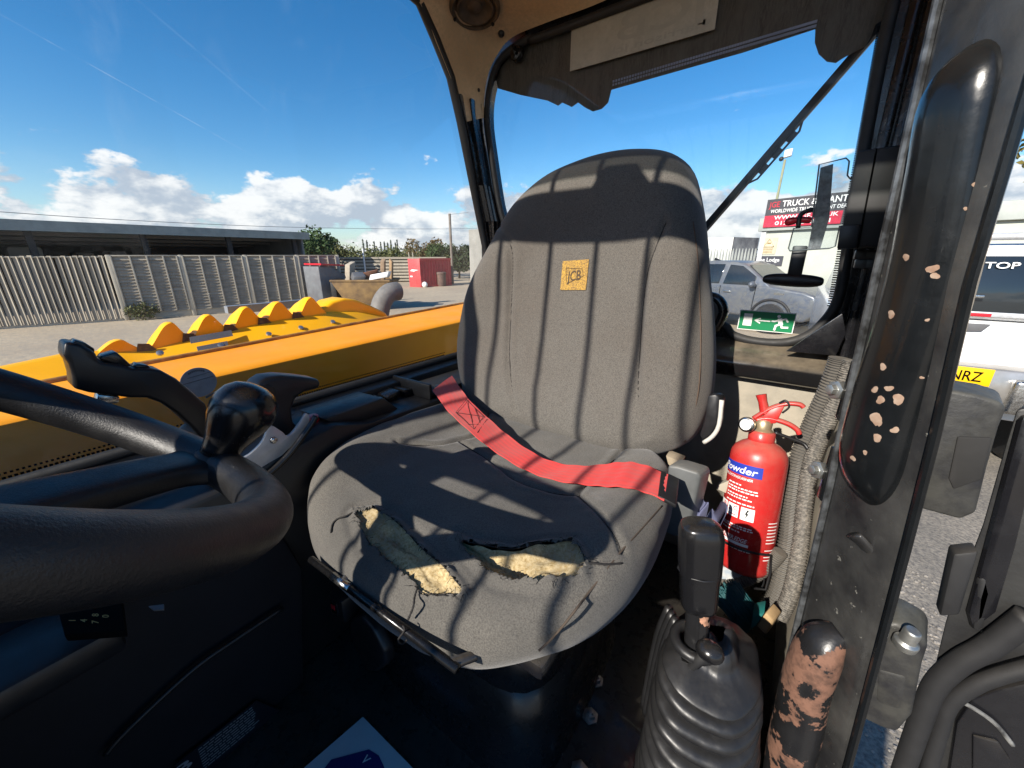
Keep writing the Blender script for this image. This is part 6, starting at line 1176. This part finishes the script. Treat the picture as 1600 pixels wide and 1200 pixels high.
for k in range(110):
    u = lerp(440, 780, k/109)+rnd.uniform(-3, 3); x = rnd.uniform(-44, -34); p = at(u, 394, x=x); leaves(mb, (p.x, p.y, G0+1.3+rnd.uniform(-0.2, 0.5)), 1.5, 1.5, 1.45, 130, 0.16, rnd)
S('hedge', mb, LF['olive'], 'long olive hedge along the back of the yard', 'hedge', kind='stuff', recalc=False)
mb = MB()
for k in range(200):
    a = R(-130+260*k/199); d_ = 210; leaves(mb, (d_*math.sin(a), d_*math.cos(a), G0+1.5+rnd.uniform(0, 1.5)), 6, 6, 3.2, 40, 0.9, rnd)
S('far_tree_line', mb, LF['haze'], 'low far tree line along the horizon', 'tree line', kind='stuff', recalc=False)
# ------------------------------------------------------------------ hut with sign board behind the cab
H0 = V((-0.95, 14.6, G0)); hd = V((0.93, -0.37, 0)).normalized(); hn = V((hd.y, -hd.x, 0)); hn = hn if hn.y < 0 else -hn
def hp2(u, v, o=0.0):
    d_ = ray(u, v); t = (H0+hn*o).dot(hn)/d_.dot(hn); return d_*t
hut = T('site_hut', H0+hd*2.5-hn*1.5, 'pale rendered site hut carrying a dark and red sign board', 'hut')
topz = hp2(1190, 362).z
def hbox(a0, a1, z0, z1, o0, o1): return MB().obox(H0+hd*((a0+a1)/2)+hn*((o0+o1)/2)+V((0, 0, (z0+z1)/2-G0)), hd*((a1-a0)/2), hn*((o1-o0)/2), (0, 0, (z1-z0)/2))
def ha(u, v): return (hp2(u, v)-H0).dot(hd)
aL = ha(1182, 420)
P(hut, 'front_wall', hbox(aL, aL+7.0, G0, topz, -3.0, 0.0), mat('pale_green_render', (0.52, 0.53, 0.46), 0.9, c2=(0.43, 0.45, 0.39), vs=1.5, vdet=9, bump=0.3, bs=25))
P(hut, 'parapet', hbox(aL-0.12, aL+7.0, topz+0.004, hp2(1182, 342).z, -3.0, 0.12), mat('grey_parapet', (0.40, 0.43, 0.40), 0.7, vs=2), 0.02)
P(hut, 'corner_trim', hbox(aL-0.03, aL+0.10, G0, topz, -0.5, 0.05), M['white'])
a0, z0_, z1_ = ha(1197, 350), hp2(1197, 356).z, hp2(1204, 313).z; a1 = a0+3.4; zm = lerp(z0_, z1_, 0.42)
sgn = P(hut, 'sign_board', hbox(a0, a1, z0_, z1_, 0.125, 0.16), mat('sign_dark_grey', (0.055, 0.055, 0.062), 0.6), label='long dark sign board with red lower half')
P(sgn, 'red_field', hbox(a0+0.002, a0+1.9, z0_+0.002, zm, 0.161, 0.166), mat('sign_red', (0.56, 0.02, 0.055), 0.6))
def htext(t, a, z, h, w, m_, name):
    mb_ = MB(); text(mb_, t, H0+hd*a+hn*0.170+V((0, 0, z-G0)), hd, (0, 0, 1), h, w); P(sgn, name, mb_, m_, recalc=False)
hh = z1_-z0_
htext('JGE', a0+0.07, z0_+hh*0.71, hh*0.20, 0.29, mat('sign_red_letters', (0.55, 0.03, 0.05), 0.6), 'sign_letters'); htext('TRUCK & PLANT LTD', a0+0.42, z0_+hh*0.71, hh*0.21, 1.95, M['whitetx'], 'sign_letters')
htext('WORLDWIDE TRUCK & PLANT DEALERS', a0+0.14, z0_+hh*0.51, hh*0.125, 2.05, M['whitetx'], 'sign_letters'); htext('WWW.JGE.CO.UK', a0+0.27, z0_+hh*0.27, hh*0.135, 1.55, M['whitetx'], 'sign_letters'); htext('01206 218 121', a0+0.32, z0_+hh*0.07, hh*0.135, 1.35, M['whitetx'], 'sign_letters')
aw, zw0, zw1 = ha(1190, 385), hp2(1190, 397).z, hp2(1192, 372).z
ws = P(hut, 'warning_notice', hbox(aw, aw+0.42, zw0, zw1, 0.004, 0.02), mat('cream_notice', (0.66, 0.58, 0.40), 0.7), label='cream warning notice on the hut wall')
def hp3(a, z, o): return H0+hd*a+hn*o+V((0, 0, z-G0))
zc = lerp(zw0, zw1, 0.45); tri = [hp3(aw+0.06, zc, 0.024), hp3(aw+0.36, zc, 0.024), hp3(aw+0.21, zw1-0.04, 0.024)]
mb = MB().tube(tri, 0.011, 5, True)
for k in range(4): mb.obox(hp3(aw+0.21, zw0+0.04+0.045*k, 0.022), hd*0.13, hn*0.002, (0, 0, 0.009))
mb.obox(hp3(aw+0.21, zc+0.10, 0.024), hd*0.05, hn*0.002, (0, 0, 0.02)); P(ws, 'notice_print', mb, mat('notice_brown', (0.30, 0.20, 0.08), 0.7))
al, zl0, zl1 = ha(1180, 407), hp2(1182, 412).z, hp2(1182, 400).z
ls = P(hut, 'name_plate', hbox(al, al+0.78, zl0-0.05, zl1, 0.004, 0.03), mat('plate_dark', (0.06, 0.06, 0.075), 0.6), label='small dark name plate low on the hut wall')
mb = MB(); text(mb, 'The Lodge', hp3(al+0.06, lerp(zl0, zl1, 0.30), 0.034), hd, (0, 0, 1), (zl1-zl0)*0.5, 0.64); P(ls, 'plate_letters', mb, M['whitetx'], recalc=False)
# security camera pole
cb = hp2(1212, 318, -1.0); S_ = T('camera_pole', V((cb.x, cb.y, topz)), 'tall thin pole with a white security camera above the hut', 'camera pole')
ct_ = V((cb.x+0.02, cb.y, at(1221, 250, y=cb.y).z))
P(S_, 'pole', MB().tube([V((cb.x, cb.y, topz)), ct_], 0.035, 8), mat('galvanised_pole', (0.32, 0.33, 0.20), 0.5, vs=8))
P(S_, 'camera_housing', MB().obox(ct_+V((0.05, 0, 0.16)), (0.10, 0, 0.02), (0, 0.09, 0), (0, 0, 0.10)), M['white'], 0.02)
P(S_, 'camera_dome', MB().ball(ct_+V((-0.10, -0.05, 0.02)), 0.065), M['black'], smooth=180)
# palisade fence and trailer
pf = T('palisade_fence', (-3.0, 17.5, G0), 'grey steel palisade fence behind the pickup truck', 'fence')
pm = None
for k in range(46):
    x = -5.6+k*0.105
    if pm is None:
        pm = mesh_of('pale', MB().prism([(-0.034, 0, 0), (0.034, 0, 0), (0.034, 0, 1.95), (0.012, 0, 2.18), (-0.012, 0, 2.18), (-0.034, 0, 1.95)], (0, 0.02, 0)), V((0, 0, 0))); pm.materials.append(mat('galvanised_pale', (0.36, 0.38, 0.36), 0.5, vs=5))
    o = bpy.data.objects.new('pale', pm); link(o, pf); o.location = V((x, 17.5, G0))-V((-3.0, 17.5, G0)); o.rotation_euler = (0, 0, 0.3*(-1)**k)
for z in (0.4, 1.65): P(pf, 'rail', MB().box(-5.7, 17.53, G0+z, -0.8, 17.57, G0+z+0.05), M['grey'])
nb2 = T('notice_strip', (-4.2, 17.4, 0.0-0.45), 'long white notice strip on the palisade fence', 'notice'); P(nb2, 'strip', MB().box(-5.4, 17.44, -0.30, -2.95, 17.47, -0.05), M['white'])
mb = MB(); text(mb, 'Reception', (-4.9, 17.435, -0.24), (1, 0, 0), (0, 0, 1), 0.11, 1.3); P(nb2, 'strip_letters', mb, M['stripe'], recalc=False)
tl_ = T('box_trailer', (-7, 30, G0), 'white box trailer parked behind the palisade fence', 'trailer')
ty = 30.0; xa, xb_ = at(1060, 385, y=ty).x, at(1144, 385, y=ty).x; zt = at(1120, 371, y=ty).z
P(tl_, 'box_side', MB().box(xa-4, ty, -0.9, xb_, ty+0.05, zt), mat('trailer_white', (0.70, 0.70, 0.65), 0.5, vs=0.6)); P(tl_, 'box_body', MB().box(xa-4, ty+0.06, -0.9, xb_, ty+2.4, zt-0.02), M['white'])
P(tl_, 'box_end', MB().prism([(xb_+0.01, ty, -0.9), (xb_+1.25, ty+2.4, -0.9), (xb_+1.25, ty+2.4, zt), (xb_+0.01, ty, zt)], (-0.02, 0.02, 0)), mat('trailer_end_grey', (0.28, 0.28, 0.28), 0.5, c2=(0.05, 0.05, 0.06), vs=0.8))
for x in (xa, xa+2.0): P(tl_, 'wheel', MB().lathe([(0, -0.15), (0.45, -0.15), (0.5, -0.1), (0.5, 0.1), (0.45, 0.15), (0, 0.15)], (x, ty+0.3, G0+0.5), (0, 1, 0), 20), M['blacksoft'])
P(tl_, 'chassis', MB().box(xa-3.8, ty+0.3, G0+0.5, xb_, ty+2.0, -0.9), M['stripe'])
# ------------------------------------------------------------------ silver pickup
pk_ = T('silver_pickup', (-2.0, 13.0, G0), 'dusty silver blue double cab pickup parked beside the hut', 'pickup truck')
PM = mat('silver_blue_paint', (0.085, 0.105, 0.145), 0.32, metal=0.25, c2=(0.13, 0.14, 0.155), vs=1.6, vdet=10, rvar=0.1, dust=0.35, dustc=(0.26, 0.26, 0.25), coat=0.3, speck=(0.16, 0.165, 0.165), specks=9)
px0, py0, pyw = at(1292, 500, y=12.6).x, 12.55, 1.85            # nose x, near side y, width
prof_l = [(0.0, 0.55), (0.02, 0.85), (-0.06, 1.02), (-0.30, 1.10), (-1.12, 1.20), (-5.25, 1.20), (-5.30, 0.6), (-4.9, 0.42), (-0.2, 0.38)]
P(pk_, 'body', MB().prism([(px0+x, py0, G0+z) for x, z in prof_l], (0, pyw, 0)), PM, 0.07, bseg=4)
cabp = [(-1.02, 1.14), (-1.35, 1.38), (-1.78, 1.68), (-2.05, 1.775), (-2.6, 1.80), (-3.3, 1.775), (-3.55, 1.62), (-3.70, 1.14)]
def inset(z): return 0.02+0.16*sm(1.15, 1.8, z)
mb = MB(); n_ = len(cabp); mb.add([(px0+x, py0+inset(z), G0+z) for x, z in cabp]+[(px0+x, py0+pyw-inset(z), G0+z) for x, z in cabp], [tuple(range(n_-1, -1, -1)), tuple(range(n_, 2*n_))]+[(i, (i+1) % n_, n_+(i+1) % n_, n_+i) for i in range(n_)])
P(pk_, 'cabin', mb, PM, 0.03, bseg=3)
def cwin(pts, name):
    f = lambda x, z, o: V((px0+x, py0+inset(z)+o, G0+z)); q = [f(x, z, -0.012) for x, z in pts]
    P(pk_, name, MB().prism(q, (0, 0.02, 0)), G['car'], 0.006)
cwin([(-1.50, 1.20), (-1.45, 1.40), (-1.88, 1.67), (-2.22, 1.70), (-2.28, 1.20)], 'side_window'); cwin([(-2.40, 1.20), (-2.36, 1.71), (-3.05, 1.70), (-3.28, 1.55), (-3.36, 1.20)], 'side_window')
P(pk_, 'windscreen', MB().prism([(px0-1.14, py0+0.15, G0+1.22), (px0-1.14, py0+pyw-0.15, G0+1.22), (px0-1.76, py0+pyw-0.25, G0+1.68), (px0-1.76, py0+0.25, G0+1.68)], (0.012, 0, 0.012)), G['car'])
P(pk_, 'door_line', MB().tube([(px0-2.32, py0-0.004, G0+0.5), (px0-2.33, py0-0.004, G0+1.15)], 0.008, 5), M['dark']); P(pk_, 'door_line', MB().tube([(px0-1.42, py0-0.004, G0+0.5), (px0-1.40, py0-0.004, G0+1.15)], 0.008, 5), M['dark'])
for x in (-2.12, -3.15): P(pk_, 'door_handle', MB().box(px0+x-0.10, py0-0.035, G0+0.98, px0+x+0.10, py0-0.005, G0+1.02), M['chrome'], 0.01)
P(pk_, 'wing_mirror', MB().ball((px0-1.45, py0-0.12, G0+1.22), 0.12, 0.7, 1.0, 0.7), PM, smooth=180)
P(pk_, 'side_badge', MB().box(px0-0.95, py0-0.006, G0+1.0, px0-0.72, py0+0.002, G0+1.04), M['chrome'])
for x in (-0.95, -4.15):
    for s_ in (0, 1):
        c_ = V((px0+x, py0+(0.10 if s_ == 0 else pyw-0.10), G0+0.39)); w_ = P(pk_, 'wheel', MB().lathe([(0.22, -0.13), (0.35, -0.13), (0.39, -0.09), (0.39, 0.09), (0.35, 0.13), (0.22, 0.13)], c_, (0, 1, 0), 28), M['blacksoft'])
        P(w_, 'wheel_rim', MB().lathe([(0, -0.10), (0.06, -0.11), (0.08, -0.06), (0.19, -0.07), (0.235, -0.12), (0.235, 0.10), (0, 0.10)], c_, (0, 1, 0), 28), M['silver'])
    P(pk_, 'wheel_arch', MB().tube([(px0+x+0.47*math.cos(a), py0-0.004, G0+0.40+0.47*math.sin(a)) for a in [k/16*math.pi for k in range(17)]], 0.035, 8), M['blacksoft'], smooth=180)
P(pk_, 'headlight', MB().ball((px0-0.10, py0+0.18, G0+0.92), 0.13, 0.6, 1.2, 0.7), G['car'], smooth=180)
P(pk_, 'roof_aerial', MB().prism([(px0-2.9, py0+0.9, G0+1.79), (px0-3.12, py0+0.9, G0+1.79), (px0-3.10, py0+0.9, G0+1.87)], (0, 0.03, 0)), M['black'])
pk_.rotation_euler.z = R(-20)
# ------------------------------------------------------------------ white pickup with hard top, right edge
wc = T('white_canopy_pickup', (1.35, 6.0, G0), 'white pickup with hard top seen from behind the cab door post', 'pickup truck')
WM = mat('white_car_paint', (0.78, 0.78, 0.77), 0.25, var=0.12, vs=1, coat=0.5)
wy = 4.85; wx0, wx1 = 0.36, 2.22
def Wp(u, v, o=0.0): return at(u, v, y=wy-o)
P(wc, 'load_body', MB().prism([(wx0, wy, G0+0.62), (wx0, wy, G0+1.40), (wx0+0.04, wy+0.02, G0+1.43), (wx1-0.04, wy+0.02, G0+1.43), (wx1, wy, G0+1.40), (wx1, wy, G0+0.62)], (0, 4.4, 0)), WM, 0.04, bseg=3)
zg0, zg1, zr = Wp(1540, 485).z, Wp(1550, 400).z, Wp(1560, 380).z
P(wc, 'hard_top', MB().prism([(wx0+0.03, wy+0.03, G0+1.435), (wx0+0.14, wy+0.10, zr), (wx1-0.14, wy+0.10, zr), (wx1-0.03, wy+0.03, G0+1.435)], (0, 3.2, 0)), WM, 0.05, bseg=3)
P(wc, 'rear_glass', MB().prism([(wx0+0.12, wy+0.018, zg0-0.02), (wx0+0.20, wy+0.075, zg1), (wx1-0.20, wy+0.075, zg1), (wx1-0.12, wy+0.018, zg0-0.02)], (0, 0.02, 0)), G['car'], 0.008)
mb = MB(); q = Wp(1538, 415, -0.055); text(mb, 'TOP', V((q.x, wy+0.044, q.z-0.02)), (1, 0, 0), (0, 0.15, 1), 0.05, 0.19); P(wc, 'glass_lettering', mb, M['whitetx'], recalc=False)
P(wc, 'roof_bar', MB().tube([(wx0+0.16, wy+0.06, zr+0.05), (wx1-0.16, wy+0.06, zr+0.05)], 0.028, 10), M['silver'], smooth=180)
P(wc, 'brake_light', MB().obox(Wp(1515, 491, 0.004)+V((-0.10, 0, 0)), (0.22, 0, 0), (0, 0.01, 0), (0, 0, 0.014)), M['red'], 0.004)
P(wc, 'glass_handle', MB().obox(Wp(1523, 463, 0.0)+V((0, -0.01, 0)), (0.05, 0, 0), (0, 0.012, 0), (0, 0, 0.012)), M['chrome'], 0.004)
P(wc, 'tailgate_shelf', MB().box(wx0+0.1, wy-0.010, zg0-0.05, wx1-0.1, wy+0.01, zg0-0.012), M['silver'], 0.005)
P(wc, 'tailgate_handle', MB().prism([Wp(1480, 503, 0.012), Wp(1549, 507, 0.012), Wp(1534, 518, 0.012), Wp(1480, 517, 0.012)], (0, 0.01, 0)), M['stripe'], 0.003)
pz0, pz1 = Wp(1510, 594).z, Wp(1510, 568).z; px1 = Wp(1541, 580).x
P(wc, 'bumper', MB().prism([(wx0, wy-0.10, pz0-0.22), (wx0, wy-0.14, pz0-0.05), (wx0, wy-0.10, pz1+0.0), (wx0, wy+0.05, pz1+0.02), (wx0, wy+0.05, pz0-0.24)], (wx1-wx0, 0, 0)), mat('bumper_steel', (0.52, 0.50, 0.47), 0.28, metal=0.7, c2=(0.36, 0.34, 0.31), vs=4, dust=0.2), 0.02)
P(wc, 'bumper_step', MB().box(px1+0.12, wy-0.19, pz0-0.20, wx1, wy-0.10, pz1-0.06), M['chrome'], 0.03, bseg=3)
npl = P(wc, 'number_plate', MB().box(px1-0.52, wy-0.160, pz0, px1, wy-0.145, pz1), mat('plate_yellow', (0.80, 0.47, 0.0), 0.45, var=0.05), 0.003, label='yellow rear number plate')
mb = MB(); text(mb, 'NRZ', (px1-0.235, wy-0.1615, pz0+(pz1-pz0)*0.22), (1, 0, 0), (0, 0, 1), (pz1-pz0)*0.60, 0.18); P(npl, 'plate_letters', mb, M['dark'], recalc=False)
for x in (wx0+0.12, wx1-0.12):
    for y in (wy+0.9, wy+3.6): P(wc, 'wheel', MB().lathe([(0, -0.13), (0.35, -0.13), (0.39, -0.09), (0.39, 0.09), (0.35, 0.13), (0, 0.13)], (x, y, G0+0.39), (1, 0, 0), 24), M['blacksoft'])
# ------------------------------------------------------------------ white fronted cabin and tree on the right edge
rc = T('white_cabin', (7.0, 11.0, G0), 'white fronted cabin with brown band beyond the white pickup', 'cabin')
ry = 10.0
def Rp(u, v): return at(u, v, y=ry)
zt_, zm_, zb_, zw_ = Rp(1575, 302).z, Rp(1575, 334).z, Rp(1575, 350).z, Rp(1575, 382).z
P(rc, 'fascia', MB().box(3.6, ry, zm_, 11, ry+0.2, zt_), M['white'], 0.02); P(rc, 'fascia_joint', MB().box(3.6, ry-0.012, lerp(zm_, zt_, 0.48), 11, ry-0.002, lerp(zm_, zt_, 0.52)), M['grey'])
P(rc, 'brown_band', MB().box(3.6, ry+0.05, zb_, 11, ry+0.2, zm_-0.003), mat('brown_band', (0.45, 0.27, 0.18), 0.7, vs=2)); P(rc, 'cabin_wall', MB().box(3.6, ry+0.1, G0, 11, ry+2.5, zb_-0.003), mat('cabin_beige', (0.45, 0.40, 0.33), 0.8, vs=1.5))
P(rc, 'cabin_window', MB().box(4.0, ry+0.08, zw_-0.8, 5.6, ry+0.098, zb_-0.05), mat('dull_window', (0.34, 0.31, 0.27), 0.3, vs=3)); P(rc, 'window_frame', MB().box(5.6, ry+0.07, zw_-0.8, 5.72, ry+0.097, zb_-0.03), M['white'])
rt = at(1592, 300, y=13.0); tree('roadside_tree', (rt.x+0.4, 13.0, G0), 5.3, 1.5, 700, 0.10, LF['autumn'], 'thin leaved tree above the white cabin', 77, cz=0.78, rz=0.22)
